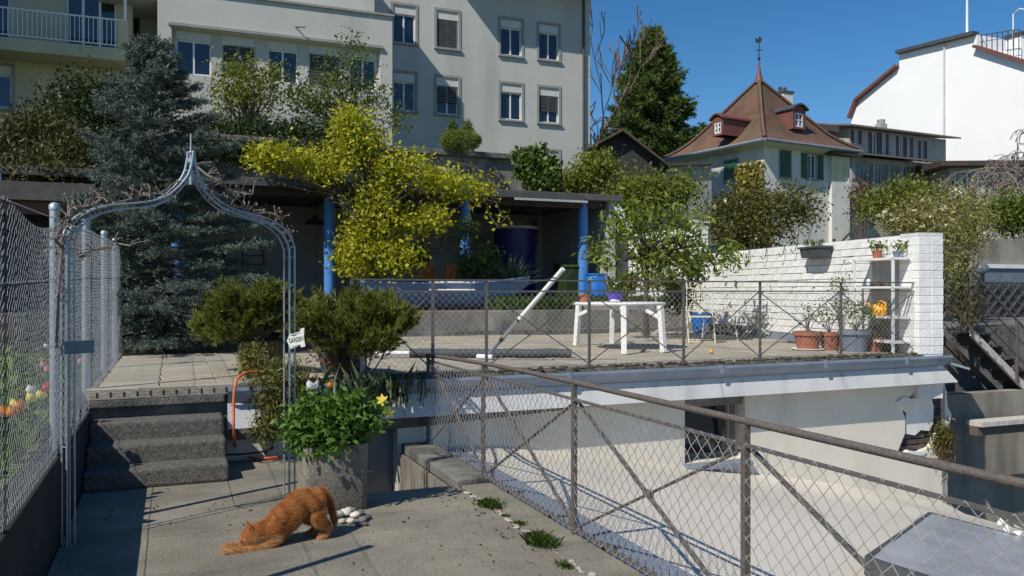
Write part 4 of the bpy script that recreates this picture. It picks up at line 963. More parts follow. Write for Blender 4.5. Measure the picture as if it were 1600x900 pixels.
b = MB(); vsB = [p for r_ in secs for p in r_]
b.add(vsB, [(i*nK+k,(i+1)*nK+k,(i+1)*nK+k+1,i*nK+k+1) for i in range(nS) for k in range(nK-1)]+[tuple(range(nK))])
ins = [p+V((0,0,.03))+(bt0+bd*(bl_*(i/nS))+bn*.62+V((0,0,p.z-bt0.z))-p)*.06 for i, r_ in enumerate(secs) for p in r_]
b.add(ins, [(i*nK+k,i*nK+k+1,(i+1)*nK+k+1,(i+1)*nK+k) for i in range(nS) for k in range(nK-1)]); b.build('hull', M['boat_blue'], boat, smooth=True)
for k in (0, nK-1):
    b = MB(); b.tube([r_[k]+V((0,0,.01)) for r_ in secs], .028, 6); b.build('gunwale', M['boat_blue'], boat, smooth=True)
b = MB(); b.tube([bt0+bd*(bl_*t)+bn*(.62-.64*(1-max(0,(t-.35)/.65)**2.2)*(.78+.22*min(1,t/.25)))+V((0,0,.40)) for t in (.37,.45,.55,.64)], .03, 6); b.build('rubbing_strip', M['white_metal'], boat, smooth=True)
b = MB(); b.tube([bt0+bd*(bl_*t)+bn*(.60-.62*(1-max(0,(t-.35)/.65)**2.2)*(.78+.22*min(1,t/.25)))+V((0,0,.555)) for t in (.37,.45,.55,.64)], .028, 6); b.build('rim_strip', M['white_metal'], boat, smooth=True)
for t in (.3,.55): b = MB(); b.bar(bt0+bd*(bl_*t)+bn*.10+Z*.40, bt0+bd*(bl_*t)+bn*1.14+Z*.40, .2, .03); b.build('thwart', M['wood_old'], boat)

# ================================================================== OPEN SHED BEHIND THE GARDEN
SV = 18.0; GZ = 1.17; RZ = PV(800,312,SV).z
shed = thing('open_shed', 'long open garden shed with round blue posts and a dark flat roof', 'shed', (4,SV,GZ))
SU1 = 9.75
for u in (-5.9,-2.95,.1,3.12,6.19,9.2):
    b = MB(); b.lathe([(.12,0),(.12,RZ-GZ)], (u,SV,GZ), 14); b.build('post', M['blue_paint'], shed, smooth=True)
b = MB(); b.box((-9,17.55,RZ+.02), (SU1+.3,22.2,RZ+.17)); b.build('roof', M['shed_roof'], shed, bevel=.01)
b = MB(); b.box((-9,17.9,RZ-.14), (SU1,18.1,RZ+.018)); b.build('front_beam', M['dark_wood'], shed)
b = MB(); b.box((-9,17.50,RZ-.0), (9.0,17.545,RZ+.10)); b.build('edge_trim', M['dark_grey'], shed)
b = MB(); b.box((7.2,17.45,RZ-.06), (9.05,17.49,RZ-.01)); b.build('lamp_rail', M['shed_wall'], shed)
b = MB(); b.box((-9,21.6,.9), (SU1,21.75,RZ+.01)); b.build('rear_wall', M['shed_wall'], shed)
b = MB(); b.box((SU1,17.7,.9), (SU1+.18,21.8,RZ+.015)); b.build('side_wall', M['shed_wall'], shed)
b = MB(); b.box((3.4,19.8,.9), (3.55,21.59,RZ+.01)); b.build('partition', M['shed_wall'], shed)
b = MB(); b.bar((SU1+.10,17.65,RZ-.0), (SU1+.55,17.62,RZ-.62), .16, .06, (0,1,0))
for k in range(4): b.bar((SU1+.17+.11*k,17.6,RZ-.08-.14*k),(SU1+.25+.11*k,17.6,RZ-.02-.14*k),.02,.02)
b.build('eaves_board', M['white_metal'], shed)
# things in the shed
def lampshade(u, v):
    c = V((u,v,RZ-.62)); t = thing('pendant_lamp', 'dark metal pendant lamp hanging under the shed roof', 'lamp', c); b = MB(); b.lathe([(.24,0),(.22,.04),(.07,.14),(.05,.22),(.01,.22)], c, 18); b.build('lamp_shade', M['dark'], t, smooth=True)
    b = MB(); b.tube([c+Z*.2, c+Z*.6], .008, 5); b.build('cord', M['dark'], t)
q = PV(492,338,19.2); lampshade(q.x, 19.2)
for i, x in enumerate((662,702)):
    q = PV(x, 440, 18.9); r = thing('wooden_chair', ['orange wooden chair in the shed, nearer the golden tree','orange wooden chair in the shed, nearer the climbing rose'][i], 'chair', (q.x,18.9,GZ), 'orange chairs in the open shed')
    for sx in (-.2,.2):
        for sy in (-.2,.2): b = MB(); b.bar((q.x+sx,18.9+sy,GZ), (q.x+sx,18.9+sy,GZ+.45), .04); b.build('leg', M['orange_wood'], r)
    b = MB(); b.box((q.x-.23,18.68,GZ+.45), (q.x+.23,19.13,GZ+.49)); b.build('seat', M['orange_wood'], r, bevel=.01)
    b = MB(); b.hexa([(q.x-.25,18.62,GZ+.42),(q.x+.25,18.62,GZ+.42),(q.x+.25,18.67,GZ+.42),(q.x-.25,18.67,GZ+.42),(q.x-.19,18.58,GZ+1.02),(q.x+.19,18.58,GZ+1.02),(q.x+.19,18.62,GZ+1.02),(q.x-.19,18.62,GZ+1.02)]); b.build('backrest', M['orange_wood'], r, bevel=.01)
q = PV(804,440,19.8); tk = thing('water_tank', 'tall dark blue water tank with a pale rim inside the shed', 'tank', (q.x,19.8,GZ))
zt_ = PV(804,358,19.8).z-GZ; b = MB(); b.lathe([(.50,0),(.54,.1),(.54,zt_*.5),(.52,zt_*.5+.03),(.54,zt_*.5+.06),(.53,zt_),(.01,zt_)], tk.location, 24); b.build('body', M['navy'], tk, smooth=True)
b = MB(); b.lathe([(.545,zt_-.02),(.60,zt_),(.60,zt_+.05),(.54,zt_+.06),(.01,zt_+.07)], tk.location, 24); b.build('rim', M['shed_wall'], tk, smooth=True)
q = PV(931,445,17.5); br_ = thing('rain_barrel', 'bright blue plastic rain barrel beside the last blue shed post', 'barrel', (q.x+.0,17.5,GZ-.1))
b = MB(); b.lathe([(.22,0),(.265,.08),(.27,.3),(.255,.34),(.27,.38),(.27,.62),(.255,.66),(.26,.72),(.23,.86),(.21,.86)], br_.location, 20); b.build('body', M['blue_plastic'], br_, smooth=True)
b = MB(); b.lathe([(.245,.855),(.255,.87),(.25,.90),(.01,.90)], br_.location, 20); b.build('lid', M['blue_plastic'], br_, smooth=True)
q = PV(890,440,18.3); bn_ = thing('waste_bin', 'dark green wheeled bin in the shadow of the shed', 'bin', (q.x,18.3,GZ))
b = MB(); x_, y_, z_ = bn_.location; b.hexa([(x_-.22,y_-.25,z_+.05),(x_+.22,y_-.25,z_+.05),(x_+.22,y_+.25,z_+.05),(x_-.22,y_+.25,z_+.05),(x_-.28,y_-.32,z_+.95),(x_+.28,y_-.32,z_+.95),(x_+.28,y_+.32,z_+.95),(x_-.28,y_+.32,z_+.95)]); b.build('body', L['darkgreen'], bn_, bevel=.03)
b = MB(); b.hexa([(x_-.30,y_-.35,z_+.955),(x_+.30,y_-.35,z_+.955),(x_+.30,y_+.34,z_+.955),(x_-.30,y_+.34,z_+.955),(x_-.28,y_-.30,z_+1.02),(x_+.28,y_-.30,z_+1.02),(x_+.28,y_+.34,z_+1.06),(x_-.28,y_+.34,z_+1.06)]); b.build('lid', L['darkgreen'], bn_, bevel=.02)
q = PV(397,402,21.2); b = MB()
for k in range(5): b.bar((q.x-.25,21.4,GZ+.6+.22*k),(q.x+.25,21.4,GZ+.6+.22*k),.03)
for s in (-.25,.25): b.bar((q.x+s,21.4,GZ),(q.x+s,21.45,GZ+1.7),.04)
tag(b.build('wall_rack', M['dark_grey'], None, (q.x,21.4,GZ)), 'dark ladder rack leaning on the rear wall of the shed', 'rack')
q = PV(347,420,20.0); t = thing('wooden_post_stand', 'pale wooden stand with a dark knob at the back of the shed', 'stand', (q.x,20,GZ)); b = MB(); b.box((q.x-.12,19.9,GZ),(q.x+.12,20.1,PV(347,405,20).z)); b.build('body', M['wood_tub'], t); b = MB(); b.blob((q.x,20,PV(347,402,20).z+.05),.09,.09,.10,8,6); b.build('knob', M['dark'], t)
q = PV(655,400,21.4); b = MB(); b.box((q.x-.3,21.5,q.z-.25),(q.x+.3,21.58,q.z+.3)); t = b.build('wall_picture', M['dark'], None, (q.x,21.5,q.z)); tag(t, 'dark framed board on the rear shed wall behind the orange chairs', 'board')
q = PV(682,375,21.3); b = MB(); b.tube(arc(V((q.x,21.45,q.z)), X, Z, .3, 0, 6.283, 20), .05, 6); tag(b.build('ring', M['shed_wall'], None, (q.x,21.4,q.z)), 'pale ring hanging on the rear shed wall above the chairs', 'ring')
# red beam and shelter at the far left
ls = thing('red_beam_shelter', 'low dark shelter with a red beam behind the garden fence', 'shelter', (-5,16.5,.5))
q0, q1 = PV(-20,322,16.6), PV(140,330,16.6)
b = MB(); b.box((-9,16.5,q0.z-.12),(q1.x,16.7,q0.z+.10)); b.build('beam', M['red_sheet'], ls)
b = MB(); b.box((-9,16.3,q0.z+.105),(q1.x+.1,19.5,q0.z+.42)); b.build('roof', M['shed_roof'], ls)
b = MB(); b.box((-9,17.4,.5),(q1.x-.2,17.5,q0.z+.1)); b.build('board_wall', M['dark'], ls)
for u in (-7.5,-5,q1.x-.2): b = MB(); b.bar((u,16.6,.5),(u,16.6,q0.z-.121),.12); b.build('post', M['dark_wood'], ls)
b = MB()
for k in range(2): b.box((-8,15.9+.2*k,.9+.28*k),(-3.2,16.0+.2*k,1.0+.28*k))
for u in (-7.6,-5.4,-3.6): b.box((u,15.92,.5),(u+.1,16.12,1.25))
tag(b.build('garden_bench', M['dark_wood'], None, (-5,16,.5)), 'dark slatted bench along the shelter beyond the fence', 'bench')

# terrace wall behind the shed roof
tw = thing('terrace_wall', 'concrete terrace wall with a projecting coping above the shed', 'wall', (6,22.3,3))
b = MB(); TZ = PV(750,247,22.2).z; E1 = PV(880,290,22.2)
b.prism([(-20,22.21,3.5),(E1.x+.2,22.21,3.5),(E1.x+.2,22.21,E1.z-.05),(PV(806,250,22.2).x,22.21,TZ),(-20,22.21,TZ)], (0,.33,0)); b.build('wall_body', M['lowwall'], tw)
b = MB(); b.box((-20,22.05,TZ+.004),(PV(806,250,22.2).x+.1,22.6,TZ+.16)); b.build('coping', M['old_concrete'], tw, bevel=.015)

# ================================================================== BUILDINGS
def wall_holes(b, O, dx, n, W_, Hh, holes, dep):
    """front sheet with real openings and their reveals; O lower left corner, dx along, n outward"""
    O, dx, n = V(O), V(dx), V(n); xs = sorted({0,W_}|{h[0] for h in holes}|{h[1] for h in holes}); zs = sorted({0,Hh}|{h[2] for h in holes}|{h[3] for h in holes})
    P_ = lambda x, z, d=0: O+dx*x+V((0,0,z))-n*d
    for i in range(len(xs)-1):
        for j in range(len(zs)-1):
            cx, cz = (xs[i]+xs[i+1])/2, (zs[j]+zs[j+1])/2
            if any(h[0] < cx < h[1] and h[2] < cz < h[3] for h in holes): continue
            b.add([P_(xs[i],zs[j]),P_(xs[i+1],zs[j]),P_(xs[i+1],zs[j+1]),P_(xs[i],zs[j+1])], [(0,1,2,3)])
    for h in holes:
        c = [(h[0],h[2]),(h[1],h[2]),(h[1],h[3]),(h[0],h[3])]
        b.add([P_(*p) for p in c]+[P_(*p, dep) for p in c], [(i,(i+1)%4,4+(i+1)%4,4+i) for i in range(4)])
def pbox(b, O, dx, n, x0, x1, z0, z1, d0, d1):   # d measured inwards
    O, dx, n = V(O), V(dx), V(n); f = lambda x, z, d: O+dx*x+V((0,0,z))-n*d
    b.hexa([f(x0,z0,d0),f(x1,z0,d0),f(x1,z0,d1),f(x0,z0,d1),f(x0,z1,d0),f(x1,z1,d0),f(x1,z1,d1),f(x0,z1,d1)])
def window(par, O, dx, n, h, dep=.16, box_h=.0, blind=0., surround=.0, panes=2, fr=.055, sill=True, glass='glass', frm='frame_white'):
    x0, x1, z0, z1 = h; g = .004; d0, d1 = dep-.07, dep; b = MB(); zt = z1-box_h
    for a in ((x0+g,x0+fr,z0+g,zt-g),(x1-fr,x1-g,z0+g,zt-g),(x0+fr,x1-fr,z0+g,z0+fr),(x0+fr,x1-fr,zt-fr,zt-g)): pbox(b, O, dx, n, *a, d0, d1)
    for k in range(1, panes): xm = x0+(x1-x0)*k/panes; pbox(b, O, dx, n, xm-fr*.6, xm+fr*.6, z0+fr, zt-fr, d0-.006, d1)
    wn_ = b.build('window', M[frm], par)
    for k in range(panes):
        b = MB(); xa = x0+(x1-x0)*k/panes+fr*.6; xb = x0+(x1-x0)*(k+1)/panes-fr*.6; pbox(b, O, dx, n, max(xa,x0+fr), min(xb,x1-fr), z0+fr, zt-fr, d0+.03, d0+.04); b.build('pane', M[glass], wn_)
    if box_h: b = MB(); pbox(b, O, dx, n, x0+g, x1-g, zt, z1-g, .02, dep-.01); b.build('shutter_box', M['shutterbox'], wn_)
    if blind:
        b = MB(); z = zt-.02
        while z > zt-(zt-z0)*blind: pbox(b, O, dx, n, x0+.05, x1-.05, z-.05, z-.012, .04, .06); z -= .065
        b.build('blind', M['slat'], wn_)
    if surround:
        b = MB(); s = surround
        for a in ((x0-s,x0,z0-.02,z1+s),(x1,x1+s,z0-.02,z1+s),(x0,x1,z1,z1+s)): pbox(b, O, dx, n, *a, -.035, .0)
        b.build('surround', M['surround'], wn_)
    if sill: b = MB(); pbox(b, O, dx, n, x0-.12, x1+.12, z0-.10, z0-.021, -.10, .0); b.build('sill', M['surround'], wn_)
    return wn_
GV = 34.5; nF = V((0,-1,0))
gb = thing('grey_apartment_block', 'large grey rendered apartment block with white shutter windows above the garden', 'building', (9,GV,5))
U0, U1 = PV(213,100,GV).x, PV(922,100,GV).x; ZB, ZTOP = 4.2, 22
O = V((U0,GV,ZB)); holes = []; winfo = []
def hp(x0, y0, x1, y1, v):    # opening measured on the facade, in facade coordinates
    a, c = PV(x0,y1,v), PV(x1,y0,v); return (a.x, c.x, a.z, c.z)
cols = [(614,648,8,60,1),(682,717,18,74,2),(782,814,38,88,3),(842,873,46,95,4)]
r1 = {1:hp(614,12,649,64,GV), 2:hp(682,20,716,73,GV), 3:hp(782,38,815,88,GV), 4:hp(842,46,873,96,GV)}
storey = r1[2][3]-hp(682,123,716,177,GV)[3]
for cidx, h in r1.items():
    for k in (-1,0,1,2):
        hh = (h[0], h[1], r1[2][2]-k*storey, r1[2][3]-k*storey)
        if hh[2] < ZB+.3: continue
        if k == 2 and cidx != 4: continue
        bl_on = .93 if (cidx, k) in ((2,0),(2,-1)) else (.55 if (cidx, k) in ((2,1),(4,1)) else 0)
        holes.append(tuple(a-s for a, s in zip(hh, (U0,U0,ZB,ZB)))); winfo.append(bl_on)
b = MB(); wall_holes(b, O, (1,0,0), nF, U1-U0, ZTOP-ZB, holes, .2)
b.add([(U1,GV,ZB),(U1,GV+5,ZB),(U1,GV+5,ZTOP),(U1,GV,ZTOP),(U0,GV,ZB),(U0,GV+5,ZB),(U0,GV+5,ZTOP),(U0,GV,ZTOP)], [(0,1,2,3),(5,4,7,6),(1,5,6,2),(3,2,6,7)])
b.add([(U0,GV+.45,ZB),(U1,GV+.45,ZB),(U1,GV+.45,ZTOP),(U0,GV+.45,ZTOP)], [(0,1,2,3)])
b.build('wall', M['facade_grey'], gb)
for h, bl_on in zip(holes, winfo): window(gb, O, (1,0,0), nF, h, .17, .36, bl_on, .11)
b = MB(); b.tube([(PV(911,100,GV).x,GV-.08,ZB),(PV(911,100,GV).x,GV-.08,ZTOP)], .06, 8); b.build('downpipe', M['dark_grey'], gb)
b = MB(); x_ = PV(216,100,GV).x; b.tube([(x_,GV-.08,ZB),(x_,GV-.08,ZTOP)], .06, 8); b.build('downpipe', M['dark_grey'], gb)
# projecting upper balcony at the right, above the picture
b = MB(); ub = PV(780,55,GV).x-2.40; b.box((ub,GV-1.3,PV(850,78,GV).z+2.77),(U1+.3,GV-.003,ZTOP-.2)); b.build('upper_bay', M['facade_grey'], gb)
# projecting lower wing with strip window and terrace
WV = 30.6; WA, WB2 = PV(246,100,WV).x, PV(613,100,WV).x; WTZ = PV(600,24,WV).z
O2 = V((WA,WV,ZB)); hs = []
def hp2(x0, y0, x1, y1): a, c = PV(x0,y1,WV+.25), PV(x1,y0,WV+.25); return (a.x-WA, c.x-WA, a.z-ZB, c.z-ZB)
strip = hp2(270,42,592,150); zt1, zt0 = PV(430,58,WV).z-ZB, PV(430,131,WV+.3).z-ZB
strip = (PV(268,50,WV).x-WA, PV(594,60,WV).x-WA, zt0-.02, zt1)
b = MB(); wall_holes(b, O2, (1,0,0), nF, WB2-WA, WTZ-ZB, [strip], .55)
b.add([(WB2,WV,ZB),(WB2,GV-.004,ZB),(WB2,GV-.004,WTZ),(WB2,WV,WTZ),(WA,WV,ZB),(WA,GV-.004,ZB),(WA,GV-.004,WTZ),(WA,WV,WTZ)], [(0,1,2,3),(5,4,7,6),(3,2,6,7)])
wgw = b.build('wing_wall', M['facade_grey'], gb)
b = MB(); pbox(b, O2, (1,0,0), nF, -.06, WB2-WA+.06, WTZ-ZB-.02, WTZ-ZB+.06, -.08, .5); b.build('coping', M['surround'], gb)
xsW = [270,335,342,404,414,470,478,536,542,592]
O3 = V((WA,WV+.30,ZB)); b = MB(); wh = []
for i in range(0,10,2): wh.append((PV(xsW[i],90,WV+.3).x-WA+.10, PV(xsW[i+1],90,WV+.3).x-WA-.10, strip[2]+.08, strip[3]-.05))
wall_holes(b, V((WA+strip[0],WV+.30,ZB+strip[2])), (1,0,0), nF, strip[1]-strip[0], strip[3]-strip[2], [(h[0]-strip[0],h[1]-strip[0],h[2]-strip[2],h[3]-strip[2]) for h in wh], .2); b.build('window_band', M['facade_grey'], gb)
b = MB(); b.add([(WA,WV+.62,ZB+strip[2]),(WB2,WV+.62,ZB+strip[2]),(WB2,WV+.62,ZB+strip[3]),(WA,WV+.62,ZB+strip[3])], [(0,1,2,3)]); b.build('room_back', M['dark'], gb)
for i, h in enumerate(wh): window(gb, O3, (1,0,0), nF, h, .15, .30, .95 if i in (1,3) else 0, 0, sill=False)
b = MB(); pbox(b, O2, (1,0,0), nF, strip[0]-.1, strip[1]+.1, strip[3]+.0, strip[3]+.10, -.10, -.003); b.build('band', M['surround'], gb)
b = MB(); q = PV(462,42,WV); b.bar((q.x,WV-.003,q.z),(q.x+.25,WV-.55,q.z-.15),.035); b.build('wall_bracket', M['dark'], gb)
b = MB(); q0, q1 = PV(430,20,WV+1.5), PV(585,40,WV+1.5)
b.box((q0.x-6,WV+1.5,WTZ+.01),(q1.x,GV-.006,WTZ+3)); b.build('upper_storey', M['facade_grey'], gb)
h = (1.0,3.2,.5,2.3); window(gb, V((q0.x-3,WV+1.5,WTZ)), (1,0,0), nF, (.2,2.4,.25,2.2), -.02, .3, 0, 0, 2, sill=False)
# cream block at the left with balcony
CV = 33.0; C1 = PV(207,100,CV).x; cb = thing('cream_apartment_block', 'cream apartment block with a railed balcony at the upper left', 'building', (-4,CV,5))
OC = V((-22,CV,ZB)); BZ = PV(100,68,31.7).z; hc = []
a, c = PV(103,70,CV), PV(182,-20,CV); hc.append((a.x+22, c.x+22, BZ-ZB+.02, BZ-ZB+2.25))
a2, c2 = PV(-75,70,CV), PV(16,-20,CV); hc.append((a2.x+22, c2.x+22, BZ-ZB+.02, BZ-ZB+2.25))
a, c = PV(-40,165,CV), PV(18,104,CV); hc.append((a.x+22, c.x+22, a.z-ZB, c.z-ZB))
b = MB(); wall_holes(b, OC, (1,0,0), nF, C1+22, ZTOP-ZB, hc, .2)
b.add([(C1,CV,ZB),(C1,CV+14,ZB),(C1,CV+14,ZTOP),(C1,CV,ZTOP),(-22,CV+14,ZTOP),(-22,CV,ZTOP)], [(0,1,2,3),(3,2,4,5)]); b.add([(-22,CV+.4,ZB),(C1-.01,CV+.4,ZB),(C1-.01,CV+.4,ZTOP),(-22,CV+.4,ZTOP)], [(0,1,2,3)])
b.build('wall', M['facade_cream'], cb)
window(cb, OC, (1,0,0), nF, hc[0], .16, 0, 0, 0, 3, .07, sill=False); window(cb, OC, (1,0,0), nF, hc[1], .16, 0, 0, 0, 3, .07, sill=False); window(cb, OC, (1,0,0), nF, hc[2], .16, .3, 0, .1)
B1 = PV(200,60,31.6).x; b = MB(); b.box((-22,31.6,BZ-.42),(B1,CV-.004,BZ)); b.build('balcony_slab', M['facade_cream'], cb, bevel=.02)
bx = MB(); bx.bar((-22,31.66,BZ+.98),(B1-.05,31.66,BZ+.98),.05,.05); bx.bar((-22,31.66,BZ+.10),(B1-.05,31.66,BZ+.10),.035,.035); br2 = bx.build('balcony_rail', M['frame_white'], cb)
for k in range(int((B1+8)/.14)):
    u = B1-.1-k*.14; b = MB(); b.bar((u,31.66,BZ+.118),(u,31.66,BZ+.955),.022,.022); b.build('baluster', M['frame_white'], cb)
    if k > 75: break
b = MB(); b.box((B1-.30,31.6,BZ+.003),(B1,31.75,BZ+.95)); b.build('balcony_pier', M['facade_cream'], cb)
b = MB(); b.tube([(B1-.1,31.7,BZ+.95),(B1-.1,31.7,BZ+5)],.05,8); b.build('balcony_post', M['frame_white'], cb)
# unseen wing past the left frame edge, added to shade the cream facade
b = MB(); b.box((-22,27.2,ZB-.1),(-9.5,32.99,24)); b.build('shade_wing', M['facade_cream'], cb)

# ---- old house with the flared tiled roof
HD = 45.0; Cn = PD(1195,216,HD); Ez = Cn.z
ra_ = R(82); dR = V((math.sin(ra_),math.cos(ra_),0)); dL = V((-math.cos(ra_),math.sin(ra_),0))
la, lb = along(V((Cn.x,Cn.y,0)), dR, 1348), along(V((Cn.x,Cn.y,0)), dL, 1034)
hs_ = thing('old_house', 'old white house with a flared brown tiled roof, weathervane and green shutters', 'house', (Cn.x,Cn.y,1.3))
C0 = V((Cn.x,Cn.y,0)); ctr = C0+dR*(la/2)+dL*(lb/2); apz = EYE+(CY-126)*(ctr.x*SA+ctr.y*CA)/F; rh = apz-Ez
prof = [(0,0),(.10,.05),(.2,.115),(.32,.215),(.45,.36),(.6,.53),(.8,.77),(.985,.985)]
b = MB(); rings = []
for f, h_ in prof:
    rings += [ctr+(p-ctr)*(1-f)+V((0,0,Ez+h_*rh)) for p in (C0, C0+dR*la, C0+dR*la+dL*lb, C0+dL*lb)]
b.add(rings, [(i*4+k, i*4+(k+1)%4, i*4+4+(k+1)%4, i*4+4+k) for i in range(len(prof)-1) for k in range(4)]+[(3,2,1,0)])
b.build('roof', M['roof_tile'], hs_); roof = [o for o in hs_.children if o.name.startswith('roof')][0]
b = MB()
for k, cr in enumerate((C0, C0+dR*la, C0+dL*lb)):
    b.tube([ctr+(cr-ctr)*(1-f)+V((0,0,Ez+h_*rh+.05)) for f, h_ in prof], .13, 6)
b.build('hip_ridge', M['roof_tile'], roof, smooth=True)
b = MB(); ap_ = ctr+Z*apz; b.lathe([(.30,-.15),(.2,.15),(.10,.6),(.05,1.1),(.03,1.2)], ap_, 8); b.build('finial', M['red_sheet'], roof, smooth=True)
b = MB(); b.tube([ap_+Z*1.1, ap_+Z*2.7], .035, 5); b.blob(ap_+Z*1.35,.10,.10,.10); b.bar(ap_+Z*1.85-er*.2, ap_+Z*1.85+er*.2, .05); b.prism([ap_+Z*2.3+er*x+Z*z for x, z in [(-.2,0),(.12,.05),(.18,.25),(.05,.4),(-.05,.22),(-.22,.34)]], ef*.04); b.build('weathervane', M['dark'], roof)
b = MB(); e = .06
for p, q in ((C0+dL*lb, C0), (C0, C0+dR*la)): b.tube([p+Z*(Ez-.05)-(dL+dR)*.0, q+Z*(Ez-.05)], .10, 6)
b.build('gutter', M['zinc'], hs_, smooth=True)
ov = .75; WC = C0+dR*ov+dL*ov; wlR, wlL = la-2*ov, lb-2*ov; HB = 1.3; HW = Ez-HB-.02
nR = -dL; nL = -dR
def onwall(side, x, y):     # facade coordinates of a measured point
    d = dR if side == 'R' else dL; s = along(WC, d, x); p = WC+d*s; dep = p.x*SA+p.y*CA; return s, EYE+(CY-y)*dep/F-HB
def hrect(side, x0, y0, x1, y1):
    (a, za), (c, zc) = onwall(side, x0, (y1)), onwall(side, x1, y0); return (min(a,c), max(a,c), za, zc)
hR = [hrect('R',1219,239,1234,276), hrect('R',1262,243,1275,279)]; hL = [hrect('L',1133,250,1152,282)]
b = MB(); OR = V((WC.x,WC.y,HB)); wall_holes(b, OR, dR, nR, wlR, HW, hR, .2); b.build('right_wall', M['house_white'], hs_)
b = MB(); wall_holes(b, OR, dL, nL, wlL, HW, hL, .2); q = WC+dL*wlL; b.add([(q.x,q.y,HB),(q.x+dR.x*wlR,q.y+dR.y*wlR,HB),(q.x+dR.x*wlR,q.y+dR.y*wlR,HB+HW),(q.x,q.y,HB+HW)], [(0,1,2,3)]); q = WC+dR*wlR; b.add([(q.x,q.y,HB),(q.x+dL.x*wlL,q.y+dL.y*wlL,HB),(q.x+dL.x*wlL,q.y+dL.y*wlL,HB+HW),(q.x,q.y,HB+HW)], [(0,1,2,3)])
b.build('left_wall', M['house_white'], hs_)
b = MB(); b.hexa([WC+V((0,0,Ez-.3)),WC+dR*wlR+V((0,0,Ez-.3)),WC+dR*wlR+dL*wlL+V((0,0,Ez-.3)),WC+dL*wlL+V((0,0,Ez-.3))]+[C0+V((0,0,Ez-.12))+(dR+dL)*.08,C0+dR*(la-.08)+dL*.08+V((0,0,Ez-.12)),C0+dR*(la-.08)+dL*(lb-.08)+V((0,0,Ez-.12)),C0+dL*(lb-.08)+dR*.08+V((0,0,Ez-.12))]); b.build('soffit', M['house_white'], hs_)
def shutter(side, x0, x1, z0, z1, out=.03):
    d, n = (dR, nR) if side == 'R' else (dL, nL); b = MB(); pbox(b, OR, d, n, x0, x1, z0, z1, -out-.05, -out); o = b.build('shutter', M['green_shutter'], hs_)
    b = MB(); m = (z0+z1)/2
    for za, zb in ((z0+.08,m-.04),(m+.04,z1-.08)):
        k = za
        while k < zb-.05: pbox(b, OR, d, n, x0+.06, x1-.06, k, k+.045, -out-.075, -out-.048); k += .09
    b.build('louvre', M['green_shutter'], o)
window(hs_, OR, dR, nR, hR[0], .15, 0, 0, .12); x0,x1,z0,z1 = hR[0]; m = (x0+x1)/2; shutter('R', x0-.02, m-.01, z0, z1+.1); shutter('R', m+.01, x1+.02, z0, z1+.1)
window(hs_, OR, dR, nR, hR[1], .15, 0, 0, .12); x0,x1,z0,z1 = hR[1]; w_ = (x1-x0)*.62; shutter('R', x0-.12-w_, x0-.12, z0, z1+.05); shutter('R', x1+.12, x1+.12+w_, z0, z1+.05)
window(hs_, OR, dL, nL, hL[0], .15, 0, 0, .12); x0,x1,z0,z1 = hL[0]; m = (x0+x1)/2; shutter('L', x0-.02, m-.01, z0, z1+.05); shutter('L', m+.01, x1+.02, z0, z1+.05)
q = hrect('L',1097,255,1106,284); shutter('L', *q)
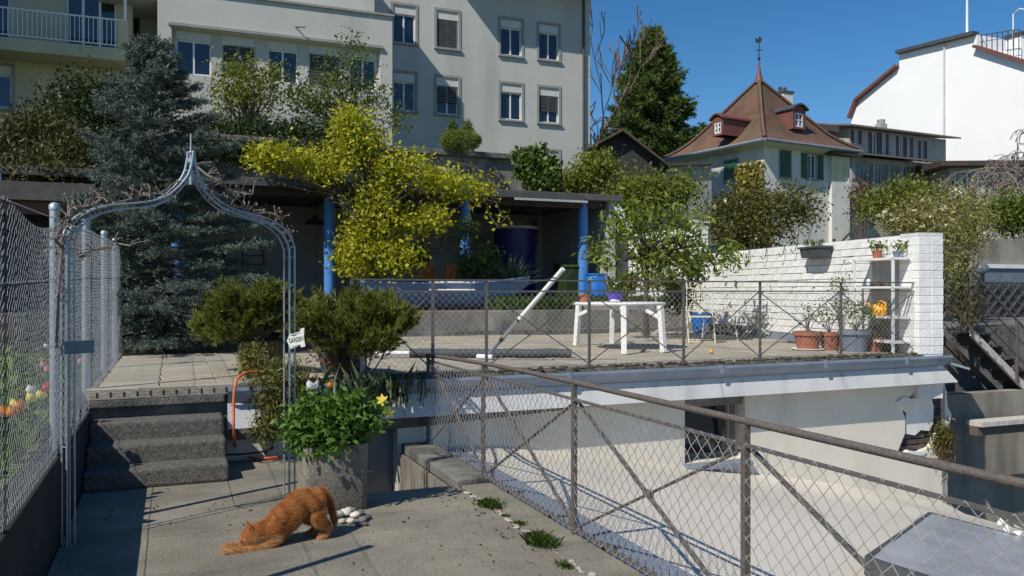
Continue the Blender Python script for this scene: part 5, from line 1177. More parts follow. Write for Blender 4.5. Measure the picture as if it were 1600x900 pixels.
# ivy on the corner
rg = np.random.default_rng(77); s0, s1 = 0.0, onwall('L',1153,300)[0]; n = 2600; u_ = rg.random(n)*s1; z_ = rg.random(n)*(HW-1.2)+.2
p = np.array(OR)+np.outer(u_, np.array(dL))+np.array(nL)*.10+np.c_[np.zeros((n,2)), z_]+rg.normal(size=(n,3))*.09
iv = thing('wall_ivy', 'yellowish ivy covering the corner of the old house wall', 'climber', (WC.x,WC.y,HB)); leafmesh('foliage', L['ivyyellow'], iv, p, .26, rg, .8, .6)
b = MB()
for k in range(6): q = OR+dL*(s1*(k+.5)/6)+nL*.04; b.tube([q, q+Z*2+dL*.1, q+Z*(HW-1.5)-dL*.15], .03, 4)
b.build('stem', M['twig'], iv)
def dormer(x, y0, y1, wpx, side, depthpx=0):
    fr_ = (dL if side == 'L' else dR); n = (nL if side == 'L' else nR); dep = HD+(2.6 if side == 'L' else 2.9); k = dep/F
    c = PD(x, y1, dep); w_ = wpx*k*(1.35 if side == 'L' else 1.1); h_ = (y1-y0)*k; o = V((c.x,c.y,c.z)); b = MB(); O_ = o-fr_*(w_/2)
    hh = (w_*.18, w_*.82, .12, h_*.86); wall_holes(b, O_, fr_, n, w_, h_, [hh], .12)
    f = lambda x_, z_, d_: O_+fr_*x_+Z*z_-n*d_
    b.add([f(0,0,0),f(0,h_,0),f(0,h_,3.2),f(0,0,3.2)], [(0,1,2,3)]); b.add([f(w_,0,0),f(w_,h_,0),f(w_,h_,3.2),f(w_,0,3.2)], [(0,1,2,3)])
    dm = b.build('dormer', M['red_sheet'], hs_)
    b = MB(); poly = [f(-.12+(w_+.24)*i/10, h_+.28*math.sin(math.pi*i/10)*1.0, -.15) for i in range(11)]+[f(w_+.12-(w_+.24)*i/10, h_+.28*math.sin(math.pi*(1-i/10))+.10, -.15) for i in range(11)]
    b.prism(poly, -n*3.0); b.build('dormer_roof', M['red_sheet'] if side == 'L' else M['dark_grey'], dm)
    b = MB(); poly = [f(w_*i/10, h_+.25*math.sin(math.pi*i/10), -.004) for i in range(11)]; b.add(poly, [tuple(range(11))]); b.build('dormer_gable', M['red_sheet'], dm)
    b = MB(); x0_,x1_,z0_,z1_ = hh
    for a_ in ((x0_,x0_+.09,z0_,z1_),(x1_-.09,x1_,z0_,z1_),(x0_+.09,x1_-.09,z1_-.09,z1_),(x0_+.09,x1_-.09,z0_,z0_+.09),((x0_+x1_)/2-.05,(x0_+x1_)/2+.05,z0_+.09,z1_-.09),(x0_+.09,x1_-.09,(z0_+z1_)/2-.03,(z0_+z1_)/2+.03)): pbox(b, O_, fr_, n, *a_, .04, .09)
    b.build('window_frame', M['frame_white'], dm); b = MB(); pbox(b, O_, fr_, n, x0_+.01, x1_-.01, z0_+.01, z1_-.01, .095, .105); b.build('pane', M['glass'], dm)
dormer(1121, 187, 212, 17, 'L'); dormer(1249, 172, 202, 26, 'R')
q = PD(1223,175,HD+6); b = MB(); k = (HD+6)/F; h0, h1 = q.z-.6, PD(1223,148,HD+6).z; b.box((q.x-.36,q.y-.5,h0-1),(q.x+.36,q.y+.5,h1)); ch = b.build('chimney', M['mortar'], hs_); b = MB(); b.box((q.x-.42,q.y-.56,h1),(q.x+.42,q.y+.56,h1+.12))
for s in (-.2,.15): b.lathe([(.10,0),(.12,.3),(.06,.36)], (q.x+s,q.y,h1+.12), 8)
b.build('chimney_cap', M['dark_grey'], ch)

# ---- annex with the veranda to the right of the old house
AN = V((math.sin(R(86)),math.cos(R(86)),0)); AP = V((-AN.y,AN.x,0)); nA = -AP
def blk(name, label, cat, x0, x1, ytop, D, zb, depth, mat, wins=(), roofm='dark_wood', roof_over=.5, frm='frame_white', roof_rise=.25, roof_th=.22, dvec=None, panes=2, glass='glass', shut=False):
    d = dvec or AN; n = V((d.y,-d.x,0)); P0_ = PD(x0, ytop, D); base0 = V((P0_.x,P0_.y,0)); L_ = along(base0, d, x1); H_ = P0_.z-zb; O_ = V((base0.x,base0.y,zb)); t = thing(name, label, cat, O_)
    def fc(x, y): s = along(base0, d, x); p = base0+d*s; return s, EYE+(CY-y)*(p.x*SA+p.y*CA)/F-zb
    hs2 = []
    for (xa, ya, xb, yb) in wins: (a_, z0_), (c_, z1_) = fc(xa, yb), fc(xb, ya); hs2.append((a_, c_, z0_, min(z1_, H_-.1)))
    b = MB(); wall_holes(b, O_, d, n, L_, H_, hs2, .2); q = lambda x, z, dd: O_+d*x+Z*z-n*dd
    b.add([q(0,0,0),q(0,H_,0),q(0,H_,depth),q(0,0,depth)], [(0,1,2,3)]); b.add([q(L_,0,0),q(L_,H_,0),q(L_,H_,depth),q(L_,0,depth)], [(0,1,2,3)]); b.add([q(0,0,.5),q(L_,0,.5),q(L_,H_,.5),q(0,H_,.5)], [(0,1,2,3)]); b.build('wall', M[mat], t)
    b = MB(); ro = roof_over; b.hexa([q(-ro,H_,-ro),q(L_+ro,H_,-ro),q(L_+ro,H_+roof_rise,depth),q(-ro,H_+roof_rise,depth),q(-ro,H_+roof_th*.5,-ro),q(L_+ro,H_+roof_th*.5,-ro),q(L_+ro,H_+roof_th+roof_rise,depth),q(-ro,H_+roof_th+roof_rise,depth)]); b.build('roof', M[roofm], t)
    for h in hs2:
        window(t, O_, d, n, h, .15, 0, 0, 0, panes, .07, False, glass, frm)
        if shut:
            for s in (h[0]-.24, h[1]+.04): b = MB(); pbox(b, O_, d, n, s, s+.20, h[2], h[3], -.06, -.01); b.build('shutter', M['dark_grey'], t)
    return t, O_, d, n, L_, H_
t, O_, d_, n_, L_, H_ = blk('grey_annex', 'long grey two storey annex with dark shutters beside the old house', 'building', 1327, 1478, 200, 56, 1.3, 8, 'annex', [(1334,203,1341,224),(1361,207,1370,242),(1378,208,1384,243),(1404,214,1411,245),(1417,216,1422,246),(1439,221,1444,250)], 'slate', .7, roof_rise=1.6, shut=True)
b = MB(); pbox(b, O_, d_, n_, -5.5, -.02, 2.5, H_-.35, 1.0, 6); b.build('red_side', M['red_sheet'], t)
b = MB(); pbox(b, O_, d_, n_, -6.0, -.7, H_-.30, H_+.1, .2, 6); b.build('link_roof', M['shed_roof'], t)
q = O_+d_*(L_*.68)-n_*3; b = MB(); b.box((q.x-.3,q.y-.3,O_.z+H_),(q.x+.3,q.y+.3,O_.z+H_+1.4)); b.lathe([(.25,0),(.3,.3),(.1,.32)], (q.x,q.y,O_.z+H_+1.4), 8); b.build('chimney', M['annex'], t)
t, O_, d_, n_, L_, H_ = blk('veranda', 'low glazed veranda with a sloping grey roof in front of the annex', 'veranda', 1330, 1470, 244, 52, 1.3, 4, 'annex', [(1336,256,1364,286),(1368,257,1388,287),(1392,259,1408,288),(1412,260,1436,290)], 'slate', .8, roof_rise=1.0, panes=4, glass='glass_pale', frm='annex')
t, O_, d_, n_, L_, H_ = blk('bay_porch', 'small white bay with yellow blinds between the old house and the veranda', 'porch', 1300, 1328, 243, 48.5, 4.3, 3, 'house_white', [(1302,252,1326,284)], 'dark_wood', .5, panes=2, glass='curtain')
b = MB(); pbox(b, O_, d_, n_, 0, L_, -3.0, -.02, .6, 3); b.build('basement', M['old_concrete'], t)
for s in (.1, L_-.1): q = O_+d_*s+n_*.05; b = MB(); b.bar(q+Z*(-3), q+Z*.3, .14); b.build('prop', M['dark_wood'], t)
b = MB(); b.bar(O_+n_*.05+Z*(-.4), O_+d_*L_+n_*.4+Z*1.0, .1); b.build('brace', M['dark_wood'], t)
t, O_, d_, n_, L_, H_ = blk('flat_roof_pavilion', 'low pavilion with a row of white windows under a dark flat roof', 'building', 1484, 1640, 262, 52, 1.3, 6, 'annex', [(1487,268,1500,296),(1504,268,1520,296),(1524,267,1534,295),(1539,266,1556,294),(1560,265,1590,292)], 'dark_wood', .9, roof_rise=.1, roof_th=.6, dvec=V((math.sin(R(115)),math.cos(R(115)),0)), panes=2)
# dark gabled roof and board shed left of the house
gs = thing('gabled_barn', 'dark gabled barn roof in front of the big conifer', 'barn', PD(985,262,38)); k = 38/F; c = PD(985,262,38)
b = MB(); poly = [PD(x, y, 38) for x, y in [(925,280),(925,232),(972,205),(985,208),(1042,258),(1042,330),(925,330)]]; b.prism(poly, ef*8); b.build('barn_body', M['dark'], gs)
b = MB()
for (xa, ya), (xb, yb) in (((918,234),(976,203)),((972,203),(1048,262))): b.hexa([PD(xa,ya,37.4),PD(xb,yb,37.4),PD(xb,yb,37.4)+ef*9,PD(xa,ya,37.4)+ef*9,PD(xa,ya-4,37.4),PD(xb,yb-4,37.4),PD(xb,yb-4,37.4)+ef*9,PD(xa,ya-4,37.4)+ef*9])
b.build('roof', M['dark_wood'], gs)
bs2 = thing('board_shed', 'pale grey board shed with a flat roof between the barn and the old house', 'shed', PD(1060,290,40))
P0_, P1_ = PD(1010,262,40), PD(1112,258,42); 
nb_ = 24
for i in range(nb_):
    a_, c_ = P0_.lerp(P1_, i/nb_), P0_.lerp(P1_, (i+.93)/nb_); b = MB(); b.hexa([(a_.x,a_.y,1.3),(c_.x,c_.y,1.3),(c_.x,c_.y+.06,1.3),(a_.x,a_.y+.06,1.3),(a_.x,a_.y,a_.z),(c_.x,c_.y,c_.z),(c_.x,c_.y+.06,c_.z),(a_.x,a_.y+.06,a_.z)]); b.build('board', M['annex'], bs2)
b = MB(); b.hexa([P0_-ef*.3,P1_-ef*.3,P1_+ef*3,P0_+ef*3,P0_-ef*.3+Z*.14,P1_-ef*.3+Z*.14,P1_+ef*3+Z*.14,P0_+ef*3+Z*.14]); b.build('roof', M['shed_roof'], bs2)

# ---- big white gable at the right
GU = 56.6; wb = thing('white_gable_house', 'tall blank white gable wall with a red edged roof at the right', 'building', (GU,50,1.6))
gpx = [(1325,275),(1330,186),(1341,157),(1405,104),(1405,84),(1526,54),(1526,74),(1610,100),(1660,120),(1660,275)]
gp3 = [PU(x, y, GU) for x, y in gpx]; b = MB(); b.prism(gp3, (14,0,0)); b.build('gable_wall', M['white_render'], wb)
for i, j in ((1,2),(2,3),(6,7),(7,8)):
    b = MB(); b.bar(gp3[i]+V((-.12,0,.06)), gp3[j]+V((-.12,0,.06)), .7, .22); b.build('red_verge', M['red_sheet'], wb)
b = MB(); b.bar(gp3[4]+V((-.12,0,.1)), gp3[5]+V((-.12,0,.1)), .7, .28); b.build('parapet_cap', M['dark_grey'], wb)
b = MB(); a_, c_ = PU(1477,262,GU), PU(1477,68,GU); b.tube([a_-X*.12, c_-X*.12], .06, 6); b.build('downpipe', M['fascia'], wb)
b = MB(); a_ = PU(1511,58,GU+3); b.tube([a_, PU(1511,-80,GU+3)], [.10,.05], 6); b.build('mast', M['white_metal'], wb, smooth=True)
ra2 = wb; q0, q1 = PU(1526,78,GU+.4), PU(1592,98,GU+.4); b = MB(); top = PU(1526,56,GU+.4).z
for i in range(9): p = q0.lerp(q1, i/8); b.bar((p.x,p.y,p.z-.3),(p.x,p.y,top-.25*i/8*2),.05)
b.bar((q0.x,q0.y,top),(q1.x,q1.y,top-.5),.06); b.bar((q0.x,q0.y,top-.5),(q1.x,q1.y,top-1),.04); b.build('roof_railing', M['dark_grey'], wb)
q = PU(1592,90,GU+2); b = MB(); hq = PU(1592,60,GU+2).z; b.box((q.x-.6,q.y-.6,q.z-2),(q.x+.6,q.y+.6,hq)); o = b.build('chimney', M['white_render'], wb); b = MB(); b.box((q.x-.7,q.y-.7,hq),(q.x+.7,q.y+.7,hq+.3)); b.build('chimney_cap', M['dark_grey'], o)
b = MB(); q = PU(1583,80,GU+1.2); tq = PU(1583,22,GU+1.2); b.tube([q,tq,tq+V((0,-.5,.25)),tq+V((0,-.9,.05))], .05, 5); b.build('roof_lamp', M['white_metal'], wb)

# ================================================================== NEIGHBOUR YARD WITH RUSTY STAIRS AT THE RIGHT
nb = thing('concrete_outbuilding', 'dark stained concrete outbuilding behind the rusty stairs', 'building', (13,10.6,-3))
b = MB(); b.box((9.96,10.6,-3.1),(22,14.7,.90)); b.build('wall_body', M['old_concrete'], nb)
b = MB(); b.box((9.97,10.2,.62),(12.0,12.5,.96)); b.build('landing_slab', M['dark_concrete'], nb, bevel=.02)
tz0 = PV(1560,375,14.8)
b = MB(); b.box((17.6,14.72,.8),(30,15.0,PV(1560,373,14.72).z)); b.build('parapet', M['tan_wall'], nb)
b = MB(); z_ = PV(1560,416,14.6).z; b.box((16.4,14.55,z_-.05),(30,14.715,z_+.05)); b.build('white_band', M['white_metal'], nb)
b = MB(); b.box((16.4,14.60,z_-.40),(30,14.715,z_-.055)); b.build('grey_band', M['bluegrey'], nb)
b = MB(); b.box((17.2,14.5,.9),(30,14.59,z_-.41)); b.build('mesh_door', M['dark_grey'], nb)
b = MB()
for x in np.arange(17.3,26,.35): b.bar((x,14.45,.92),(x+.9,14.45,z_-.45),.02); b.bar((x+.9,14.45,.92),(x,14.45,z_-.45),.02)
b.build('lattice', M['rail'], nb)
# terrain-side lower wall catching sun
lb_ = thing('yard_wall', 'sunlit stained concrete wall below the stairs at the right edge', 'wall', (14,9.3,-3))
b = MB(); b.box((10.35,9.55,-3.1),(18,9.75,PV(1560,612,9.55).z)); b.build('wall_body', M['tan_wall'], lb_)
b = MB(); q0 = PV(1523,668,8.9); b.box((q0.x,8.85,q0.z-.12),(18,9.0,q0.z+.02)); b.build('rusty_beam', M['rust'], lb_)
b = MB(); b.box((q0.x,8.78,q0.z+.021),(18,9.05,q0.z+.09)); b.build('pale_ledge', M['stone_pale'], lb_)
# stairs
s0 = PV(1534,528,9.6); s0 = V((s0.x,9.6,.92)); sd_ = V((.80,0,-.60)); stt = thing('rusty_stairs', 'rusty open steel stairs with tube railings descending to the right', 'stairs', s0)
for v in (9.62,10.32):
    b = MB(); b.bar((s0.x-.2,v,s0.z-.05),(s0.x+4.6,v,s0.z-.05-4.8*.75),.05,.11); b.build('stringer', M['stone_pale'] if v < 10 else M['rust'], stt)
for k in range(14):
    x = s0.x+.05+k*.28; z = s0.z-.06-k*.21; b = MB(); b.box((x,9.646,z-.02),(x+.24,10.294,z+.01)); b.build('tread', M['rust'], stt)
    b = MB(); b.box((x+.225,9.65,z-.19),(x+.235,10.29,z-.021)); b.build('riser', M['rust'], stt)
for v in (9.55,10.38):
    for hh in (.88,.60,.30):
        b = MB(); b.tube([(s0.x-.35,v,s0.z+hh+.1),(s0.x+4.5,v,s0.z+hh+.1-4.85*.75)],.020 if hh > .8 else .013,6); b.build('rail', M['rust'], stt, smooth=True)
    for k in range(5):
        x = s0.x-.3+k*1.05; z = s0.z+.1-(x-s0.x+.35)*.75; b = MB(); b.bar((x,v,z-.12),(x,v,z+.88),.035); b.build('rail_post', M['rust'], stt)
# grille fence and creeper on the landing
b = MB(); 
for x in np.arange(10.2,13.6,.16): b.bar((x,12.4,.9),(x,12.4,2.05),.014)
for z in np.arange(1.0,2.1,.16): b.bar((10.2,12.4,z),(13.6,12.4,z),.012)
tag(b.build('grille_fence', M['rail'], None, (12,12.4,.9)), 'dark square grille fence on the landing behind the brick pier', 'fence')
q = PV(1533,420,12.2); t = thing('globe_lamp', 'post lamp with a clear globe above the landing', 'lamp', (q.x,12.2,.9)); b = MB(); b.bar((q.x,12.2,.9),(q.x,12.2,q.z-.12),.09); b.build('post', M['dark'], t); b = MB(); b.blob((q.x,12.2,q.z),.15,.15,.13,14,8); b.build('globe', M['glass_pale'], t, smooth=True)
shrub('withered_shrub', 'tangle of dark withered shrub on the landing by the stairs', 'shrub', [pblob(1505,470,28,45,13.4)], 'arbor', 700, .06, 301, .9, clump=.12, stems=40, stem_r=.014, stem_mat='twig')

# ================================================================== VEGETATION
# blue spruce
conifer('blue_spruce', 'large blue grey spruce beside the garden steps', (-.15,13.0,.6), PD(240,74,12.2).z, 1.70, 'spruce', 11, nb=135, vary=.34, shoots=120, ln=.042, wid=.0065, per=24, droop=.22, spread=.95, shoot=.16, zlow=.05, lean=(-.12,.0), taper=.74, dw=.5, flat=.35)
# golden tree
D = 16.9
gb_ = [pblob(*p, D, 70) for p in [(560,228,52,46),(452,250,60,17),(632,270,64,30),(582,330,46,48),(560,395,38,42),(612,400,50,34),(700,288,40,15),(655,342,42,22),(545,188,26,22),(508,266,34,20),(412,243,26,10),(742,298,22,9)]]
tr0 = PD(585,450,D)
shrub('golden_tree', 'golden yellow leaved tree in front of the open shed', 'tree', gb_, 'golden', 21000, .085, 21, GZ, clump=.10, per=9, stems=60, trunk=[(tr0.x,tr0.y,GZ),(tr0.x+.05,tr0.y,GZ+.7),(tr0.x-.05,tr0.y+.05,GZ+1.4)], trunk_r=.09, aspect=.6, foliage_name='crown', shell=.5)
b = MB(); rgx = random.Random(4)
t = thing('trailing_vine', 'thin trailing vine shoots reaching right from the golden tree', 'vine', PD(760,300,D))
for pts in ([(735,285),(770,270),(790,285)],[(745,310),(775,315),(785,340)],[(760,330),(778,355),(790,340)],[(700,250),(745,262),(775,290)]): b.tube([PD(x, y, D-.3) for x, y in pts], .010, 4)
b.build('stem', M['twig'], t); rg = np.random.default_rng(5); pp = np.array([PD(x+rgx.uniform(-7,7), y+rgx.uniform(-7,7), D-.3) for x, y in [(735,285),(750,276),(770,270),(790,285),(745,310),(775,315),(785,340),(778,352),(760,330),(790,338),(765,300),(740,325)] for _ in range(9)]); leafmesh('foliage', L['golden'], t, pp, .09, rg, .6)
# pines in tubs
def lobes(x, y, rx, ry, D, n, seed):
    r_ = random.Random(seed); out = []
    for i in range(n):
        a = r_.uniform(0, 6.283); q = r_.random()**.5; out.append(pblob(x+rx*q*math.cos(a), y+ry*q*math.sin(a), r_.uniform(11,20), r_.uniform(8,14), D+r_.uniform(-.25,.25)))
    return out
def pine(name, label, px, seed, ground, nshoot, tubf):
    rg = np.random.default_rng(seed); c = np.mean([p[0] for p in px], axis=0); root = thing(name, label, 'pine', (c[0],c[1],ground))
    p, cc = blob_pts(rg, px, nshoot, .045, 6, .4); d = p-(c-np.array([0,0,.45])); d /= np.linalg.norm(d, axis=1)[:,None]; d = d+np.array([0,0,.22])+rg.normal(size=d.shape)*.4; d /= np.linalg.norm(d, axis=1)[:,None]
    np_mesh('foliage', needles(p, d, .055, .0050, 24, .55, rg, .085), 3, L['pine'], root)
    mb = MB(); limbs(mb, (c[0],c[1],ground), cc[rg.permutation(len(cc))[:70]], .035, rg, 6); mb.build('branch', M['bark'], root, smooth=True); tubf(root, c); return root
tc1 = PZ(412,588,DZ); 
def nop(r, c): pass
pine('mountain_pine', 'bushy dwarf pine in the wooden tub by the steps', lobes(402,498,88,36,8.5,30,6), 41, DZ+.3, 2800, nop)
pine('mountain_pine', 'wide dwarf pine on the deck edge behind the peony planter', lobes(550,510,84,34,7.95,26,5), 42, DZ+.25, 2500, nop)
tub = thing('wooden_tub', 'yellowish wooden palisade tub holding the dwarf pine by the steps', 'tub', (tc1.x,tc1.y+.1,DZ))
for k in range(22):
    a = 2*math.pi*k/22; x, y = tc1.x+.20*math.cos(a), tc1.y+.28+.20*math.sin(a); b = MB(); b.lathe([(.029,0),(.030,.33),(.025,.345),(.005,.35)], (x,y,DZ), 8); b.build('stave', M['wood_tub'], tub, smooth=True)
b = MB(); b.lathe([(.19,0),(.19,.33),(.01,.34)], (tc1.x,tc1.y+.28,DZ), 14); b.build('soil', M['soil'], tub)
q = PZ(545,588,DZ); pot('dark_tub', 'dark round tub under the wide dwarf pine', V((q.x,q.y+.35,DZ)), .30, .34, 'dark_grey', cat='tub')
# cascading juniper, iris spears
shrub('trailing_juniper', 'yellowish juniper trailing down from the tub beside the steps', 'shrub', [pblob(425,610,28,45,7.6),pblob(420,665,18,32,7.5),pblob(455,600,32,40,7.7),pblob(400,565,22,24,7.9)], 'juniper', 5200, .05, 44, .15, clump=.05, per=14, stems=30, aspect=.22, droop=.7)
q = np.array(PD(585,610,7.9)); rg = np.random.default_rng(45); t = thing('iris_clump', 'clump of grey green iris spears behind the peony planter', 'plant', tuple(q)); blades('foliage', L['spear'], t, q+rg.normal(size=(170,3))*np.array([.24,.06,.03])+np.array([-.05,.0,-.12]), .30, .007, rg, .5)
rgs = random.Random(46); t = thing('rust_leaved_shrub', 'nearly bare shrub with dark reddish leaves under the wide pine', 'shrub', PD(545,580,8.4)); b = MB(); pp = []
for k in range(26):
    a = PD(rgs.uniform(515,580), 590, 8.4); e = a+V((rgs.uniform(-.25,.25),rgs.uniform(-.15,.1),rgs.uniform(.15,.42))); b.tube([a, a.lerp(e,.5)+V((.02,0,.03)), e], [.008,.006,.003], 4); pp += [e, a.lerp(e,.7)]
b.build('stem', M['twig'], t); rg = np.random.default_rng(47); pp = np.repeat(np.array(pp), 5, axis=0); leafmesh('foliage', L['reddish'], t, pp+rg.normal(size=pp.shape)*.04, .05, rg, .6)

# shrubs on the terrace and behind
TG = 5.0
shrub('arborvitae_hedge', 'olive brown arborvitae hedge at the far left behind the fence', 'hedge', [pblob(20,240,70,55,17.0),pblob(50,278,90,26,15.8),pblob(110,245,60,50,16.5),pblob(60,200,60,25,17)], 'arbor', 9000, .13, 61, .5, clump=.12, per=12, stems=20, aspect=.25, droop=-.6)
shrub('dark_shrub', 'dense dark green shrub between the spruce and the cream block', 'shrub', [pblob(140,160,62,52,19),pblob(185,190,55,60,19),pblob(90,190,40,40,19)], 'darkgreen', 8000, .10, 62, 1.2, clump=.13, per=12, stems=30, aspect=.5)
for i, (x, y, h_, lab) in enumerate([(40,215,1.9,'bare reddish twiggy shrub under the cream balcony'),(90,200,2.0,'bare twiggy shrub just left of the dark green shrub')]):
    p = PD(x, y, 20); bare_tree('bare_shrub', lab, (p.x,p.y,p.z-.3), h_, 70+i, 'pale_twig', .55, 4, .05, split=4, cat='shrub')
for i, (bl, seed, x, y, lab) in enumerate([([(390,150,52,40),(370,115,30,28),(420,120,38,22),(350,150,28,24)],63,385,215,'light green small tree before the strip window of the grey block'),([(530,120,48,42),(555,80,22,24),(580,150,40,32),(500,160,48,32),(470,150,36,28),(620,190,22,20)],64,545,215,'taller loose green tree before the corner of the projecting wing')]):
    b_ = [pblob(*p, 25.5) for p in bl]; g0 = PD(x, y, 25.5)
    shrub('small_tree', lab, 'tree', b_, 'lime' if i == 0 else 'green', 2600 if i == 0 else 3000, .13, seed, TG, clump=.22, per=9, stems=55, stem_r=.05, trunk=[(g0.x,g0.y,TG),(g0.x+.05,g0.y,TG+.5),(g0.x,g0.y,TG+.9)], foliage_name='crown', group='small trees on the terrace', trunk_r=.08, shell=.6)
shrub('terrace_hedge', 'clipped dark green hedge along the terrace wall behind the golden tree', 'hedge', [pblob(x, 210, 42, 22, 23.4) for x in range(310,560,40)], 'darkgreen', 11000, .11, 65, TG, clump=.12, per=10, stems=20)
shrub('hanging_ivy', 'dark ivy hanging over the terrace wall left of the golden tree', 'climber', [pblob(x, 236, 36, 18, 20.5+(x-310)*.0066, 14) for x in range(310,560,45)], 'darkgreen', 8000, .10, 66, 3.9, clump=.10, stems=10, droop=.6)
shrub('round_topiary', 'clipped round box topiary ball on the terrace wall', 'topiary', [pblob(720,220,31,15,23)], 'fresh', 7000, .05, 67, TG, clump=.035, per=8, stems=6, shell=.10, rough=.015)
for x, lab in ((707,'smaller cone topiary behind the clipped ball, on the left'),(730,'larger cone topiary behind the clipped ball, on the right')):
    b_ = [pblob(x, 203+4, 10, 12, 25.2), pblob(x, 196, 6, 8, 25.2)]; shrub('cone_topiary', lab, 'topiary', b_, 'ivy', 1300, .06, 68+x, TG, clump=.04, per=8, stems=5, shell=.2, rough=.03, group='cone topiaries on the terrace')
shrub('ivy_clump', 'round glossy ivy clump growing over the end of the terrace wall', 'shrub', [pblob(840,262,32,30,21.8),pblob(852,285,24,16,21.6),pblob(820,250,18,12,21.8)], 'ivy', 4200, .13, 69, 2.5, clump=.07, per=8, stems=15, aspect=.8, shell=.25, droop=.5)
# behind the shed, to the right
rowB = [('lime', 'olive green bush right of the ivy clump, before the barn', [(935,270,40,32),(900,285,30,20)], 24, 3200, .13),
        ('lime', 'bright yellow green hedge bush behind the peach tree', [(1010,300,52,30),(970,315,30,24),(1060,295,40,24)], 22, 5200, .11),
        ('olive', 'tall olive brown bush in front of the old house', [(1200,322,60,34),(1140,330,45,34),(1250,325,36,32),(1170,362,80,22)], 21, 8200, .10),
        ('lime', 'lime green bush right of the old house', [(1400,310,50,30),(1370,325,34,26),(1440,310,40,26)], 27, 4200, .13),
        ('olive_light', 'pale flowering shrub behind the end of the white brick wall', [(1455,345,70,36),(1510,330,34,48),(1420,345,40,24)], 17.5, 5600, .075),
        ('fresh', 'fresh green hedge at the right edge below the pavilion', [(1565,335,40,32),(1600,335,40,34),(1640,335,40,34)], 24, 4200, .13)]
for i, (lf, lab, bl, D, n, s) in enumerate(rowB):
    b_ = [pblob(*p, D) for p in bl]; shrub('garden_shrub', lab, 'shrub', b_, lf, n, s, 80+i, 1.2, clump=.16, per=12, stems=34, stem_r=.03, shell=.5, flowers=('cream_flower', 90, .10) if lf == 'olive_light' else (('white_flower', 25, .08) if lf == 'olive' else None))
shrub('reddish_shrub', 'reddish twiggy shrub beside the bay porch', 'shrub', [pblob(1345,310,16,26,29)], 'reddish', 900, .11, 95, 1.3, clump=.15, stems=30)
shrub('olive_tree', 'olive leaved shrub drooping beside the brick end pier', 'tree', [pblob(1500,385,24,50,14.2),pblob(1520,350,28,40,14.4),pblob(1490,420,16,30,14)], 'olive_light', 2600, .07, 96, .9, clump=.12, per=10, stems=30, aspect=.35, droop=.5)
# big conifer and bare tree behind the old house
cb0 = PD(1018,300,64); conifer('tall_conifer', 'tall broad dark green conifer between the grey block and the old house', (cb0.x,cb0.y,1.5), PD(1018,48,64).z, 6.2, 'conifer', 31, vary=.42, nb=300, shoots=100, ln=.30, wid=.06, per=9, droop=.05, spread=.7, shoot=.5, zlow=.05, taper=.80, trunk_r=.3)
q = PD(948,250,57); bare_tree('leafless_tree', 'leafless tall tree beside the corner of the grey block', (q.x,q.y,3), 18.0, 91, 'twig', .40, 5, .30, (-.03,0,1), split=3, rmin=.035)
q = PD(1622,300,40); t = bare_tree('weeping_tree', 'leafless weeping tree in front of the pavilion at the right edge', (q.x,q.y,1.5), 9.8, 95, 'pale_twig', .62, 5, .2, (0,0,1), droop=.9, split=4, rmin=.022)
# peach tree on the deck bed
D = 14.3; bl = [(985,355,45,35),(1060,350,50,35),(1010,395,50,32),(1080,400,45,30),(945,395,26,30),(1140,400,30,22),(1000,330,42,22),(1040,410,34,18)]
p0 = PD(1009,440,D)
shrub('peach_tree', 'fresh green peach tree standing before the white wall', 'tree', [pblob(*p, D) for p in bl], 'peach_leaf', 2300, .135, 55, 1.0, clump=.10, per=8, stems=60, trunk=[(p0.x,p0.y,.75),(p0.x,p0.y,1.3),(p0.x+.02,p0.y,PD(1009,415,D).z)], aspect=.32, foliage_name='crown', trunk_r=.06, droop=.35, shell=.55)
# bed plants
rg = np.random.default_rng(101); q = PV(800,440,16.9)
t = thing('yucca', 'spiky grey green yucca behind the bow of the boat', 'plant', (q.x,16.9,GZ)); n = 130; d = rv(rg, n); d[:,2] = np.abs(d[:,2])*.9+.25; d /= np.linalg.norm(d, axis=1)[:,None]; c0 = np.array([q.x,16.9,GZ+.50]); s = np.cross(d, np.array([0,0,1.])); s /= np.linalg.norm(s, axis=1)[:,None]; ln = (.6+.3*rg.random((n,1)))
v = np.stack([c0-s*.012+d*.03, c0+s*.012+d*.03, c0+d*ln*.5+s*.016, c0+d*ln+np.array([0,0,-.05]), c0+d*ln*.5-s*.016], axis=1).reshape(-1,3); np_mesh('foliage', v, 5, L['spear'], t)
q = PV(737,420,17.2); shrub('climbing_rose', 'leafy climbing rose on the middle blue shed post', 'shrub', [pblob(735,415,20,30,18.2),pblob(765,405,16,20,18.2),pblob(728,360,9,30,18.4)], 'ivy', 1500, .09, 102, GZ, clump=.09, stems=26, stem_r=.012)
q0, q1 = PV(775,480,15.7), PV(905,480,15.7); n = 5200; x = rg.uniform(q0.x, 10.1, n); y = rg.uniform(15.45,16.9, n); pts = np.c_[x, y, np.full(n, GZ)]
tag(blades('bed_grass', L['grass'], None, pts, .26, .006, rg, .5, base=(7,16,GZ)), 'long fresh grass growing on the planting bed behind the deck', 'grass', kind='stuff')
for i, (x, y, fl, lab) in enumerate([(985,440,'pink_flower','pink flowering perennials left of the peach tree trunk'),(1035,440,'pink_flower','pink flowering perennials right of the peach tree trunk')]):
    shrub('flower_clump', lab, 'flowers', [pblob(x, y, 26, 14, 15.9)], 'fresh', 700, .08, 110+i, 1.1, clump=.08, stems=12, stem_r=.008, flowers=(fl, 36, .05))
q = PV(1078,424,15.7); rg = np.random.default_rng(112); 
